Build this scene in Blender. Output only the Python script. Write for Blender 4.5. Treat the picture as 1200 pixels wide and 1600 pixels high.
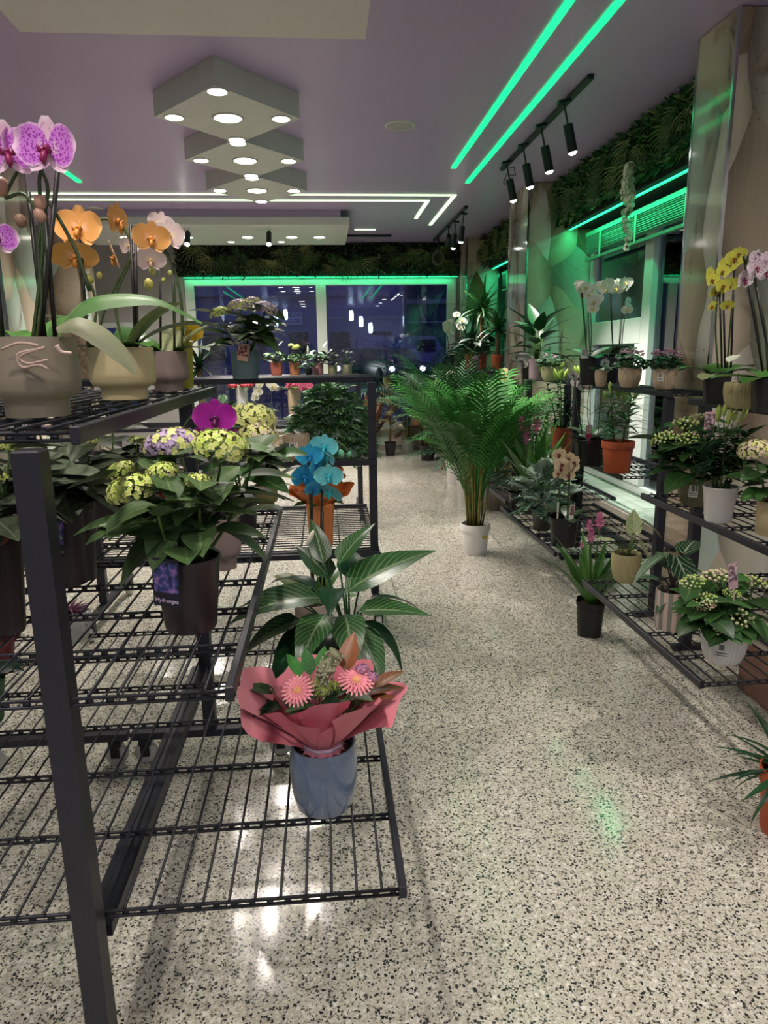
import bpy, math, random
from mathutils import Vector, Matrix
sc = bpy.context.scene
for o in list(bpy.data.objects): bpy.data.objects.remove(o)
PI = math.pi; R = math.radians
# ------------------------------------------------------------------ camera
F = 1090.0; CAMH = 1.5
PITCH = R(12.733); YAW = R(4.685); ROLL = R(0.8)
cam = bpy.data.cameras.new('camera'); camo = bpy.data.objects.new('camera', cam)
sc.collection.objects.link(camo); sc.camera = camo
cam.sensor_fit = 'VERTICAL'; cam.sensor_height = 24; cam.lens = F/1600*24
cam.clip_start = .02; cam.clip_end = 200
camo.matrix_world = (Matrix.Translation((0, 0, CAMH)) @ Matrix.Rotation(-YAW, 4, 'Z') @ Matrix.Rotation(PI/2-PITCH, 4, 'X')
                     @ Matrix.Rotation(-ROLL, 4, 'Z'))
CAMR = camo.matrix_world.to_3x3()
def ray(px, py): return CAMR @ Vector((px-600, 800-py, -F))
CAMP = Vector((0, 0, CAMH))
def atz(px, py, z): d = ray(px, py); return CAMP + d*((z-CAMH)/d.z)
def aty(px, py, y): d = ray(px, py); return CAMP + d*(y/d.y)
def atx(px, py, x): d = ray(px, py); return CAMP + d*(x/d.x)
def depth(p): return -(CAMR.transposed() @ (Vector(p)-CAMP)).z
def sz(px, p): return px*depth(p)/F            # a length in pixels at point p, in metres
# ------------------------------------------------------------------ sky and exposure
w = bpy.data.worlds.new('dusk'); sc.world = w; w.use_nodes = True
w.node_tree.nodes['Background'].inputs[0].default_value = (.055, .062, .20, 1)
w.node_tree.nodes['Background'].inputs[1].default_value = 1.6
vs = sc.view_settings; sc.display_settings.display_device = 'sRGB'
vs.view_transform = 'Standard'; vs.look = 'None'; vs.gamma = 1; vs.use_curve_mapping = False; vs.exposure = EXPOSURE = 0.03
sc.cycles.max_bounces = 7; sc.cycles.diffuse_bounces = 3; sc.cycles.glossy_bounces = 3
# ------------------------------------------------------------------ helpers
col = sc.collection
def tag(o, label=None, cat=None, group=None, kind=None):
    if label: o['label'] = label
    if cat: o['category'] = cat
    if group: o['group'] = group
    if kind: o['kind'] = kind
    return o
def thing(name, label, cat, loc=(0, 0, 0), rz=0, group=None):
    o = bpy.data.objects.new(name, None); col.objects.link(o)
    o.empty_display_size = .05; o.location = loc; o.rotation_euler = (0, 0, rz)
    return tag(o, label, cat, group)
def put(name, mesh, parent=None, M=None, label=None, kind=None):
    o = bpy.data.objects.new(name, mesh); col.objects.link(o)
    if parent: o.parent = parent
    if M is not None: o.matrix_basis = M
    if label: o['label'] = label
    if kind: o['kind'] = kind
    return o
def T(x, y=None, z=None): return Matrix.Translation(x if y is None else (x, y, z))
def RX(a): return Matrix.Rotation(a, 4, 'X')
def RY(a): return Matrix.Rotation(a, 4, 'Y')
def RZ(a): return Matrix.Rotation(a, 4, 'Z')
def S(a, b=None, c=None): return Matrix.Diagonal((a, a if b is None else b, a if c is None else c, 1))
class MB:
    def __init__(s): s.v = []; s.f = []; s.m = []; s.uv = []; s.mi = 0
    def add(s, vs, fs, uvs=None):
        b = len(s.v); s.v += [tuple(v) for v in vs]
        s.uv += list(uvs) if uvs else [(0, 0)]*len(vs)
        for f in fs: s.f.append(tuple(b+i for i in f)); s.m.append(s.mi)
        return s
    def box(s, a, b, bev=0):
        x0, y0, z0 = a; x1, y1, z1 = b
        if bev:
            q = bev
            ring = lambda z, i: [(x0+i, y0+i, z), (x1-i, y0+i, z), (x1-i, y1-i, z), (x0+i, y1-i, z)]
            vs = ring(z0, q)+ring(z0+q, 0)+ring(z1-q, 0)+ring(z1, q); fs = [(3, 2, 1, 0), (12, 13, 14, 15)]
            for k in range(3):
                for j in range(4): fs.append((4*k+j, 4*k+(j+1) % 4, 4*k+4+(j+1) % 4, 4*k+4+j))
            return s.add(vs, fs)
        return s.add([(x0, y0, z0), (x1, y0, z0), (x1, y1, z0), (x0, y1, z0), (x0, y0, z1), (x1, y0, z1), (x1, y1, z1), (x0, y1, z1)],
                     [(3, 2, 1, 0), (4, 5, 6, 7), (0, 1, 5, 4), (1, 2, 6, 5), (2, 3, 7, 6), (3, 0, 4, 7)])
    def tube(s, pts, r, seg=6, cap=True):
        pts = [Vector(p) for p in pts]; n = len(pts)
        rs = r if isinstance(r, (list, tuple)) else [r]*n
        vs = []; uvs = []
        t0 = (pts[1]-pts[0]).normalized()
        u = t0.orthogonal().normalized()
        for i in range(n):
            t = (pts[min(i+1, n-1)]-pts[max(i-1, 0)]).normalized()
            u = (u-t*u.dot(t)); u = u.normalized() if u.length > 1e-6 else t.orthogonal().normalized()
            w_ = t.cross(u)
            for k in range(seg):
                a = 2*PI*k/seg; vs.append(pts[i]+(u*math.cos(a)+w_*math.sin(a))*rs[i]); uvs.append((i/(n-1), k/seg))
        fs = [(i*seg+k, i*seg+(k+1) % seg, (i+1)*seg+(k+1) % seg, (i+1)*seg+k) for i in range(n-1) for k in range(seg)]
        if cap: fs += [tuple(range(seg-1, -1, -1)), tuple(range((n-1)*seg, n*seg))]
        return s.add(vs, fs, uvs)
    def lathe(s, prof, seg=32, mod=None, close=True):
        vs = []; uvs = []
        n = len(prof)
        for i, (r, z) in enumerate(prof):
            for k in range(seg):
                a = 2*PI*k/seg; q = mod(a, i, r) if mod else 1
                vs.append((r*q*math.cos(a), r*q*math.sin(a), z)); uvs.append((k/seg, z))
        fs = [(i*seg+k, i*seg+(k+1) % seg, (i+1)*seg+(k+1) % seg, (i+1)*seg+k) for i in range(n-1) for k in range(seg)]
        if close: fs += [tuple(range(seg-1, -1, -1)), tuple(range((n-1)*seg, n*seg))]
        return s.add(vs, fs, uvs)
    def sphere(s, c, r, seg=8, rings=5, sc_=(1, 1, 1)):
        vs = []; c = Vector(c)
        for i in range(1, rings):
            t = PI*i/rings
            for k in range(seg):
                a = 2*PI*k/seg
                vs.append((c.x+r*sc_[0]*math.sin(t)*math.cos(a), c.y+r*sc_[1]*math.sin(t)*math.sin(a), c.z+r*sc_[2]*math.cos(t)))
        b = len(vs); vs += [(c.x, c.y, c.z+r*sc_[2]), (c.x, c.y, c.z-r*sc_[2])]
        fs = [(i*seg+k, (i+1)*seg+k, (i+1)*seg+(k+1) % seg, i*seg+(k+1) % seg) for i in range(rings-2) for k in range(seg)]
        fs += [(b, k, (k+1) % seg) for k in range(seg)]+[(b+1, (rings-2)*seg+(k+1) % seg, (rings-2)*seg+k) for k in range(seg)]
        return s.add(vs, fs)
    def xf(s, M, start=0):
        s.v[start:] = [tuple(M @ Vector(v)) for v in s.v[start:]]; return s
    def mesh(s, name, mats, smooth=True, sharp=None):
        me = bpy.data.meshes.new(name); me.from_pydata(s.v, [], s.f)
        for m in (mats if isinstance(mats, (list, tuple)) else [mats]): me.materials.append(m)
        me.polygons.foreach_set('material_index', s.m)
        me.polygons.foreach_set('use_smooth', [smooth]*len(s.f))
        ul = me.uv_layers.new(name='UVMap')
        flat = []
        for l in me.loops: flat += s.uv[l.vertex_index]
        ul.data.foreach_set('uv', flat)
        if smooth and sharp: me.set_sharp_from_angle(angle=R(sharp))
        me.update(); return me
# ------------------------------------------------------------------ materials
def lin(h):
    c = [int(h[i:i+2], 16)/255 for i in (0, 2, 4)]
    return tuple(x/12.92 if x <= .04045 else ((x+.055)/1.055)**2.4 for x in c)+(1,)
class NT:
    def __init__(s, name):
        s.mat = bpy.data.materials.new(name); s.mat.use_nodes = True
        s.t = s.mat.node_tree; s.b = s.t.nodes['Principled BSDF']; s.out = s.t.nodes['Material Output']
    def n(s, typ, **kw):
        o = s.t.nodes.new(typ)
        for k, v in kw.items():
            if k.startswith('i_'):
                key = k[2:].replace('_', ' '); o.inputs[key].default_value = v
            else: setattr(o, k, v)
        return o
    def l(s, a, b): s.t.links.new(a, b)
    def ramp(s, fac, stops, interp='LINEAR'):
        r = s.n('ShaderNodeValToRGB'); r.color_ramp.interpolation = interp
        e = r.color_ramp.elements
        while len(e) < len(stops): e.new(.5)
        for x, (p, c) in zip(e, stops): x.position = p; x.color = lin(c) if isinstance(c, str) else c
        s.l(fac, r.inputs[0]); return r.outputs[0]
    def mix(s, fac, a, b, mode='MIX'):
        m = s.n('ShaderNodeMix', data_type='RGBA', blend_type=mode)
        for i, x in ((0, fac), (6, a), (7, b)):
            if isinstance(x, bpy.types.NodeSocket): s.l(x, m.inputs[i])
            elif isinstance(x, str): m.inputs[i].default_value = lin(x)
            else: m.inputs[i].default_value = x
        return m.outputs[2]
    def math(s, op, a, b=None):
        m = s.n('ShaderNodeMath', operation=op)
        for i, x in enumerate((a, b)):
            if x is None: continue
            if isinstance(x, bpy.types.NodeSocket): s.l(x, m.inputs[i])
            else: m.inputs[i].default_value = x
        return m.outputs[0]
    def coord(s, which='Object'): return s.n('ShaderNodeTexCoord').outputs[which]
    def noise(s, vec, scale, detail=3, dist=0):
        n = s.n('ShaderNodeTexNoise'); n.inputs['Scale'].default_value = scale; n.inputs['Detail'].default_value = detail
        n.inputs['Distortion'].default_value = dist; s.l(vec, n.inputs['Vector']); return n.outputs['Fac']
    def base(s, c):
        if isinstance(c, bpy.types.NodeSocket): s.l(c, s.b.inputs['Base Color'])
        else: s.b.inputs['Base Color'].default_value = lin(c)
        return s
    def pr(s, rough=.5, metal=0, spec=.5, coat=0):
        s.b.inputs['Roughness'].default_value = rough; s.b.inputs['Metallic'].default_value = metal
        s.b.inputs['Specular IOR Level'].default_value = spec; s.b.inputs['Coat Weight'].default_value = coat
        s.b.inputs['Coat Roughness'].default_value = .08
        return s
    def bump(s, fac, strength=.3, dist=.002):
        b = s.n('ShaderNodeBump'); b.inputs['Strength'].default_value = strength; b.inputs['Distance'].default_value = dist
        s.l(fac, b.inputs['Height']); s.l(b.outputs[0], s.b.inputs['Normal']); return s
MC = {}
def plain(c, rough=.5, metal=0, var=.12, spec=.5, coat=0, scale=9):
    k = ('plain', c, rough, metal, var, spec, coat)
    if k not in MC:
        n = NT('plain_'+c)
        f = n.noise(n.coord(), scale, 4)
        a = lin(c); lo = tuple(x*(1-var) for x in a[:3])+(1,); hi = tuple(min(1, x*(1+var)) for x in a[:3])+(1,)
        n.base(n.ramp(f, [(.3, lo), (.7, hi)])).pr(rough, metal, spec, coat); MC[k] = n.mat
    return MC[k]
def emit(c, st, name='glow'):
    k = ('emit', c, st)
    if k not in MC:
        n = NT(name); n.base('000000'); n.b.inputs['Emission Color'].default_value = lin(c) if isinstance(c, str) else c
        n.b.inputs['Emission Strength'].default_value = st; MC[k] = n.mat
    return MC[k]
def leafm(a, b, vein=None, va=.35, rough=.42, side=14, spots=0):
    """leaf: two greens by noise and leaf, a lighter midrib and side veins along the UVs"""
    k = ('leaf', a, b, vein, va, rough, side, spots)
    if k in MC: return MC[k]
    n = NT('leaf_'+a)
    info = n.n('ShaderNodeObjectInfo')
    f = n.noise(n.coord(), 14, 3)
    f = n.math('ADD', n.math('MULTIPLY', f, .7), n.math('MULTIPLY', info.outputs['Random'], .5))
    c = n.ramp(f, [(.3, a), (.75, b)])
    if vein:
        uv = n.n('ShaderNodeSeparateXYZ'); n.l(n.coord('UV'), uv.inputs[0])
        av = n.math('ABSOLUTE', uv.outputs[1])
        mid = n.ramp(av, [(.03, (1, 1, 1, 1)), (.10, (0, 0, 0, 1))])
        sd = n.math('SUBTRACT', n.math('MULTIPLY', uv.outputs[0], side), n.math('MULTIPLY', av, side*.32))
        fr = n.math('ABSOLUTE', n.math('SUBTRACT', n.math('FRACT', sd), .5))
        sv = n.ramp(fr, [(.05, (1, 1, 1, 1)), (.16, (0, 0, 0, 1))])
        v = n.math('MULTIPLY', n.math('MAXIMUM', mid, n.math('MULTIPLY', sv, .6)), va)
        c = n.mix(v, c, vein)
        if spots:
            sp = n.ramp(n.noise(n.coord(), spots, 2), [(.52, (0, 0, 0, 1)), (.6, (1, 1, 1, 1))])
            c = n.mix(n.math('MULTIPLY', sp, .7), c, vein)
    n.base(c).pr(rough, 0, .45)
    n.b.inputs['Subsurface Weight'].default_value = 0
    MC[k] = n.mat; return n.mat
def petalm(center, mid, edge, spot=None, sscale=60, thr=.55, rough=.5):
    k = ('petal', center, mid, edge, spot, sscale, thr)
    if k in MC: return MC[k]
    n = NT('petal_'+mid)
    uv = n.n('ShaderNodeSeparateXYZ'); n.l(n.coord('UV'), uv.inputs[0])
    av = n.math('ABSOLUTE', uv.outputs[1])
    e = n.math('MAXIMUM', uv.outputs[0], n.math('MULTIPLY', av, .93))
    c = n.ramp(e, [(.08, center), (.4, mid), (.78, mid), (.97, edge)])
    if spot:
        vein = n.n('ShaderNodeTexVoronoi'); vein.inputs['Scale'].default_value = sscale; n.l(n.coord(), vein.inputs['Vector'])
        sp = n.ramp(vein.outputs['Distance'], [(thr-.12, (1, 1, 1, 1)), (thr, (0, 0, 0, 1))])
        fade = n.ramp(e, [(.72, (1, 1, 1, 1)), (.93, (0, 0, 0, 1))])
        c = n.mix(n.math('MULTIPLY', sp, fade), c, spot)
    n.base(c).pr(rough, 0, .3); n.b.inputs['Sheen Weight'].default_value = .15
    MC[k] = n.mat; return n.mat
# ------------------------------------------------------------------ shared materials
M_steel = plain('2b2b35', .42, .3, .10)
M_rod = plain('25252d', .4, .4, .08)
M_soil = plain('2a1c14', .95, 0, .5, .2, 0, 60)
M_stem = leafm('3c5a26', '5d7a38'); M_stemd = leafm('2e3d22', '45552c'); M_stake = plain('1c1718', .45)
M_cane = leafm('5a5a24', '8a8440')
M_white = plain('e9e6e4', .35, 0, .03)
M_chrome = plain('b9bcc0', .15, 1, .05)
M_black = plain('17171a', .5, 0, .1)
# ================================================================== THE SETTING
CZ = 3.13; XR = 2.75; YB = 11.1
def struct(name, mb, mat, parent=None, smooth=False):
    o = put(name, mb.mesh(name, mat, smooth), parent)
    if not parent: o['kind'] = 'structure'
    return o
# terrazzo floor
n = NT('terrazzo')
co = n.coord()
mp = n.n('ShaderNodeMapping'); n.l(co, mp.inputs[0])
dn = n.n('ShaderNodeTexNoise'); dn.inputs['Scale'].default_value = 130; n.l(mp.outputs[0], dn.inputs['Vector'])
wv = n.mix(.012, mp.outputs[0], dn.outputs['Color'], 'ADD')
def cells(scale):
    v = n.n('ShaderNodeTexVoronoi'); v.inputs['Scale'].default_value = scale; n.l(wv, v.inputs['Vector'])
    s = n.n('ShaderNodeSeparateXYZ'); n.l(v.outputs['Color'], s.inputs[0]); return s.outputs[0], s.outputs[1], v.outputs['Distance']
r1, g1, d1 = cells(118); r2, g2, d2 = cells(200); r3, g3, d3 = cells(60)
bc = n.ramp(n.noise(co, 1.3, 3), [(.3, 'b7b0a0'), (.7, 'c3bcac')])
c1 = n.ramp(r2, [(.0, '9c9280'), (.22, 'bdb6a6'), (.5, 'ccc6b9'), (.78, 'e3ded4')], 'CONSTANT')
c = n.mix(.72, bc, c1)
blk = n.math('MULTIPLY', n.ramp(r1, [(.0, (1, 1, 1, 1)), (.21, (0, 0, 0, 1))], 'CONSTANT'), n.ramp(d1, [(.45, (1, 1, 1, 1)), (.55, (0, 0, 0, 1))]))
c = n.mix(blk, c, n.ramp(g1, [(.0, '26272a'), (.5, '3d3f42'), (.8, '5a594f')], 'CONSTANT'))
blk2 = n.math('MULTIPLY', n.ramp(r2, [(.0, (1, 1, 1, 1)), (.15, (0, 0, 0, 1))], 'CONSTANT'), n.ramp(d2, [(.5, (1, 1, 1, 1)), (.6, (0, 0, 0, 1))]))
c = n.mix(blk2, c, '3a3b3c')
wh = n.math('MULTIPLY', n.ramp(r3, [(.88, (0, 0, 0, 1)), (.9, (1, 1, 1, 1))], 'CONSTANT'), n.ramp(d3, [(.3, (1, 1, 1, 1)), (.42, (0, 0, 0, 1))]))
c = n.mix(n.math('MULTIPLY', wh, .7), c, 'f0ece4')
n.base(c).pr(.13, 0, .5)
M_floor = n.mat
struct('floor', MB().box((-4.6, -4, -.05), (3.2, YB+.2, 0)), M_floor)
# ceiling: satin stretch ceiling, mauve grey
n = NT('satin_ceiling'); f = n.noise(n.coord(), .5, 2)
n.base(n.ramp(f, [(.3, 'b09dc2'), (.7, 'baa7cd')])).pr(.30, 0, .45); M_ceil = n.mat
struct('ceiling', MB().box((-4.6, -4, CZ), (3.2, YB+.2, CZ+.1)), M_ceil)
M_wall = plain('a9a5a2', .6, 0, .05, .4, 0, 2)
struct('wall_left', MB().box((-4.7, -4, 0), (-4.6, YB+.2, CZ)), M_wall)
struct('wall_front', MB().box((-4.7, -4.1, 0), (3.2, -4, CZ)), M_wall)
# printed glossy panels of the columns: giant petals in mint, white and brown
n = NT('petal_print_panel')
co = n.coord(); sx = n.n('ShaderNodeSeparateXYZ'); n.l(co, sx.inputs[0])
oi = n.n('ShaderNodeObjectInfo')
cb = n.n('ShaderNodeCombineXYZ'); n.l(n.math('ADD', n.math('ADD', sx.outputs[0], sx.outputs[1]), n.math('MULTIPLY', oi.outputs['Random'], 5.3)), cb.inputs[0]); n.l(n.math('MULTIPLY', sx.outputs[2], .62), cb.inputs[1])
dn = n.n('ShaderNodeTexNoise'); dn.inputs['Scale'].default_value = 1.6; dn.inputs['Detail'].default_value = 1.5; n.l(cb.outputs[0], dn.inputs['Vector'])
wv = n.mix(.42, cb.outputs[0], dn.outputs['Color'], 'ADD')
def petals(scale):
    v = n.n('ShaderNodeTexVoronoi', voronoi_dimensions='2D'); v.inputs['Scale'].default_value = scale; n.l(wv, v.inputs['Vector'])
    r = n.n('ShaderNodeSeparateXYZ'); n.l(v.outputs['Color'], r.inputs[0])
    d = n.n('ShaderNodeVectorMath', operation='SUBTRACT'); n.l(wv, d.inputs[0]); n.l(v.outputs['Position'], d.inputs[1])
    p = n.n('ShaderNodeSeparateXYZ'); n.l(d.outputs[0], p.inputs[0])
    ang = n.math('ARCTAN2', n.math('ADD', p.outputs[0], .02), n.math('ADD', p.outputs[1], .25))
    vein = n.math('ABSOLUTE', n.math('SUBTRACT', n.math('FRACT', n.math('MULTIPLY', ang, 5.5)), .5))
    return r.outputs[0], r.outputs[1], v.outputs['Distance'], n.ramp(vein, [(.0, (1, 1, 1, 1)), (.05, (0, 0, 0, 1))]), n.math('ADD', n.math('MULTIPLY', p.outputs[0], 1.6), .5)
ra, ga, da, va_, gx = petals(2.6)
pet = n.ramp(ra, [(.0, 'a8937e'), (.13, 'bfae9a'), (.28, 'd3c5b0'), (.45, 'dcd8cc'), (.62, 'bfd0c6'), (.82, 'd6c9b8')], 'CONSTANT')
sh = n.ramp(gx, [(.15, '8a7d70'), (.45, 'e9e4da'), (.75, 'ffffff'), (.95, 'b9ada0')])
c = n.mix(.85, pet, sh, 'MULTIPLY')
c = n.mix(n.math('MULTIPLY', n.ramp(da, [(.5, (0, 0, 0, 1)), (.85, (1, 1, 1, 1))]), .55), c, '4a382c')
c = n.mix(n.math('MULTIPLY', va_, .13), c, 'f0ebe0')
sil = n.ramp(n.noise(wv, 1.5, 1, 2.5), [(.60, (0, 0, 0, 1)), (.72, (1, 1, 1, 1))])
c = n.mix(n.math('MULTIPLY', sil, .8), c, n.ramp(n.noise(wv, 5, 1, 3), [(.35, '3a281e'), (.6, 'a9957c')]))
cr = n.n('ShaderNodeTexVoronoi'); cr.inputs['Scale'].default_value = 24; n.l(co, cr.inputs['Vector'])
dots = n.math('MULTIPLY', n.ramp(cr.outputs['Distance'], [(.10, (1, 1, 1, 1)), (.16, (0, 0, 0, 1))]), n.ramp(n.noise(co, 2.2, 2), [(.58, (0, 0, 0, 1)), (.64, (1, 1, 1, 1))]))
c = n.mix(n.math('MULTIPLY', dots, .8), c, '6a4a2c')
n.base(c).pr(.10, 0, .5, .3); M_print = n.mat
def column(label, x0, x1, y0, y1, kind=1):
    c = thing('column', label, 'column', ((x0+x1)/2, (y0+y1)/2, 0))
    ox, oy = (x0+x1)/2, (y0+y1)/2
    def bx(a, b): return MB().box((a[0]-ox, a[1]-oy, a[2]), (b[0]-ox, b[1]-oy, b[2]))
    put('core', bx((x0+.012, y0+.012, 0), (x1-.012, y1-.012, CZ-.002)).mesh('core', M_wall, False), c)
    for nm, a, b in (('front_panel', (x0+.012, y0, .004), (x1-.012, y0+.011, CZ-.004)), ('rear_panel', (x0+.012, y1-.011, .004), (x1-.012, y1, CZ-.004)),
                     ('side_panel', (x0, y0+.012, .004), (x0+.011, y1-.012, CZ-.004)), ('side_panel', (x1-.011, y0+.012, .004), (x1, y1-.012, CZ-.004))):
        put(nm, bx(a, b).mesh(nm, M_print, False), c)
    for x, y in ((x0, y0), (x1, y0), (x0, y1), (x1, y1)):
        dx = .012 if x == x0 else -.012; dy = .012 if y == y0 else -.012
        q = bx((min(x-dx*.4, x+dx), min(y-dy*.4, y+dy), .003), (max(x-dx*.4, x+dx), max(y-dy*.4, y+dy), CZ-.003))
        put('corner_trim', q.mesh('corner_trim', M_chrome, False), c, label='chrome corner trim')
    return c
column('tall column with giant brown petal print behind the nearest right rack', 2.07, 3.1, 3.68, 4.06)
column('petal print column with chrome edges between the right-hand windows', 2.07, 2.74, 7.25, 7.98)
column('narrow pale column in the far right corner beside the back window', 2.12, 2.6, 10.55, 11.0)
column('broad grey-green veined column behind the purple orchid on the left', -3.1, -2.235, 5.35, 6.0)
column('far left column partly hidden behind the peach orchid', -3.5, -3.02, 9.6, 10.1)
# ---- glass
n = NT('window_glass')
tr = n.n('ShaderNodeBsdfTransparent'); tr.inputs[0].default_value = (.86, .9, .93, 1)
gl = n.n('ShaderNodeBsdfGlossy'); gl.inputs['Roughness'].default_value = .0; gl.inputs[0].default_value = (.9, .93, 1, 1)
fr = n.n('ShaderNodeFresnel'); fr.inputs[0].default_value = 1.7
mx = n.n('ShaderNodeMixShader'); n.l(n.math('MULTIPLY', fr.outputs[0], 1.5), mx.inputs[0]); n.l(tr.outputs[0], mx.inputs[1]); n.l(gl.outputs[0], mx.inputs[2])
n.l(mx.outputs[0], n.out.inputs[0]); M_glass = n.mat
M_frame = plain('d3d7d2', .35, 0, .03)
# ---- back wall with the two-pane shop window
WX0, WX1, WZ0, WZ1 = -2.02, 2.06, .42, 2.62
wb = MB()
for a, b in (((-4.6, 0), (-3.75, CZ)), ((-3.75, 0), (-2.75, .5)), ((-3.75, 2.02), (-2.75, CZ)), ((-2.75, 0), (WX0, CZ)), ((WX0, 0), (WX1, .34)),
             ((WX0, WZ1), (WX1, CZ)), ((WX1, 0), (3.2, CZ))):
    wb.box((a[0], YB, a[1]), (b[0], YB+.2, b[1]))
struct('wall_back', wb, M_wall)
struct('trim_1', MB().box((WX0-.3, YB-.012, 0), (WX1, YB, .075)), plain('8f8a84', .4))
m_stone = plain('b3a79c', .35, 0, .35, .5, 0, 3)
struct('trim_2', MB().box((WX0, YB-.02, .078), (WX1, YB-.002, .335)), M_print)
struct('trim_3', MB().box((WX0, YB-.10, .34), (WX1, YB+.2, .38), .006), plain('c7c4bf', .3))
def bars(parent, name, specs, mat=M_frame):
    for a, b in specs: put(name, MB().box(a, b, .006).mesh(name, mat, False), parent)
w1 = thing('window_1', 'wide two-pane shop window across the back wall at dusk', 'window'); w1['kind'] = 'structure'
y0, y1 = YB-.03, YB+.05
bars(w1, 'frame', [((WX0, y0, .38), (WX0+.13, y1, WZ1)), ((WX1-.13, y0, .38), (WX1, y1, WZ1)), ((WX0+.13, y0, WZ1-.09), (WX1-.13, y1, WZ1)),
                   ((WX0+.13, y0, .38), (WX1-.13, y1, .46)), ((-.08, y0, .46), (.07, y1, WZ1-.09))])
for a, b in ((WX0+.13, -.08), (.07, WX1-.13)): put('pane', MB().box((a, YB+.01, .46), (b, YB+.016, WZ1-.09)).mesh('pane', M_glass, False), w1)
w2 = thing('window_2', 'small dark window in the back wall left of the wide one', 'window'); w2['kind'] = 'structure'
bars(w2, 'frame', [((-3.75, y0, .5), (-3.67, y1, 2.02)), ((-2.83, y0, .5), (-2.75, y1, 2.02)), ((-3.67, y0, 1.94), (-2.83, y1, 2.02)), ((-3.67, y0, .5), (-2.83, y1, .58))])
put('pane', MB().box((-3.67, YB+.01, .58), (-2.83, YB+.016, 1.94)).mesh('pane', M_glass, False), w2)
# ---- right wall: sill ledge, windows, green-wall box above
rb = MB()
for a, b in (((-4, 0), (3.7, CZ)), ((7.2, 0), (8.0, CZ)), ((10.6, 0), (11.1, CZ)), ((3.7, 0), (7.2, .26)), ((8.0, 0), (10.6, .26)), ((3.7, 2.62), (7.2, CZ)), ((8, 2.62), (10.6, CZ))):
    rb.box((XR+.05, a[0], a[1]), (XR+.3, b[0], b[1]))
struct('wall_right', rb, M_wall)
sl = thing('trim_4', 'green-lit pale tiled ledge below the right-hand window', 'ledge'); sl['kind'] = 'structure'
put('ledge_base', MB().box((2.36, 4.08, 0), (XR+.05, 7.22, .235)).mesh('ledge_base', m_stone, False), sl)
tm = MB().box((-.20, -.29, 0), (.20, .29, .02), .004).mesh('tile', plain('b9c4b9', .25), False)
for i in range(5): put('tile', tm, sl, T(2.575, 4.4+.6*i, .236))
def side_window(name, label, a, b, mull, sash):
    w = thing(name, label, 'window'); w['kind'] = 'structure'
    x0, x1 = XR-.03, XR+.05; z0, z1 = .26, 2.62
    bars(w, 'frame', [((x0, a, z0), (x1, a+.10, z1)), ((x0, b-.10, z0), (x1, b, z1)), ((x0, a+.1, z1-.10), (x1, b-.1, z1)), ((x0, a+.1, z0), (x1, b-.1, z0+.08)),
                      ((x0-.01, mull-.08, z0+.08), (x1, mull+.08, z1-.1))])
    put('pane', MB().box((XR+.01, a+.1, z0+.08), (XR+.016, mull-.08, z1-.1)).mesh('pane', M_glass, False), w)
    bars(w, 'sash_rail', [((x0-.012, mull+.08, 1.56), (x1, b-.1, 1.78)), ((x0-.012, mull+.08, z0+.08), (x1, mull+.17, 1.56)), ((x0-.012, b-.19, z0+.08), (x1, b-.1, 1.56)),
                          ((x0-.012, mull+.17, z0+.08), (x1, b-.19, z0+.17))])
    put('pane', MB().box((XR+.01, mull+.08, 1.78), (XR+.016, b-.1, z1-.1)).mesh('pane', M_glass, False), w)
    put('pane', MB().box((XR+.01, mull+.17, z0+.17), (XR+.016, b-.19, 1.56)).mesh('pane', M_glass, False), w)
    return w
side_window('window_3', 'green-lit white framed window between the two right-hand columns', 3.9, 7.22, 5.88, True)
side_window('window_4', 'far right window beyond the middle column', 8.0, 10.6, 9.0, True)
# ---- green walls (artificial foliage) above the windows
def foliage_band(n_, size, seed, box, facing, cols):
    """thousands of small leaves over a band; facing 'y' (towards -Y) or 'x' (towards -X)"""
    rnd = random.Random(seed); mb = MB(); (u0, u1, z0, z1) = box
    for i in range(n_):
        u = rnd.uniform(u0, u1); z = rnd.uniform(z0, z1); d = rnd.uniform(0, .10)
        L = size*rnd.uniform(.6, 1.5); W = L*rnd.uniform(.18, .5)
        Mx = RZ(rnd.uniform(-1.1, 1.1)) @ RX(rnd.uniform(-1.2, .9)) @ RY(rnd.uniform(-1.5, 1.5))
        vs = [(0, 0, 0), (-W/2, -L*.45, .1*L), (0, -L*.5, -.02*L), (W/2, -L*.45, .1*L), (0, -L, -.1*L)]
        if facing == 'y': B = T(u, -d, z)
        else: B = T(-d, u, z) @ RZ(-PI/2)
        Mx = B @ Mx; mb.mi = rnd.choice((0, 0, 1, 1, 2))
        mb.add([Mx @ Vector(v) for v in vs], [(0, 2, 1), (0, 3, 2), (1, 2, 4), (2, 3, 4)], [(0, 0), (.5, -1), (.5, 0), (.5, 1), (1, 0)])
    return mb.mesh('foliage', cols, False)
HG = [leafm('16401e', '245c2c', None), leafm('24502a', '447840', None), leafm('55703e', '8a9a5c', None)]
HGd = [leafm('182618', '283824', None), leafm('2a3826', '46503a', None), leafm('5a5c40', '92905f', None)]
def tuft_mesh(mat, nn=13, L=.2):
    mb = MB()
    for i in range(nn):
        a = (i/(nn-1)-.5)*2.6; l = L*(1-.25*abs(a)/1.3)
        Mx = RY(a)
        vs = []; fs = []
        for k in range(4):
            t = k/3; wd = .008*(1-t)+.001
            for s_ in (-1, 1): vs.append(Mx @ Vector((s_*wd, -.05*math.sin(t*2.2)-.05*t, -l*t)))
        for k in range(3): fs.append((2*k, 2*k+1, 2*k+3, 2*k+2))
        mb.add(vs, fs)
    return mb.mesh('tuft', mat, True)
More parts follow.
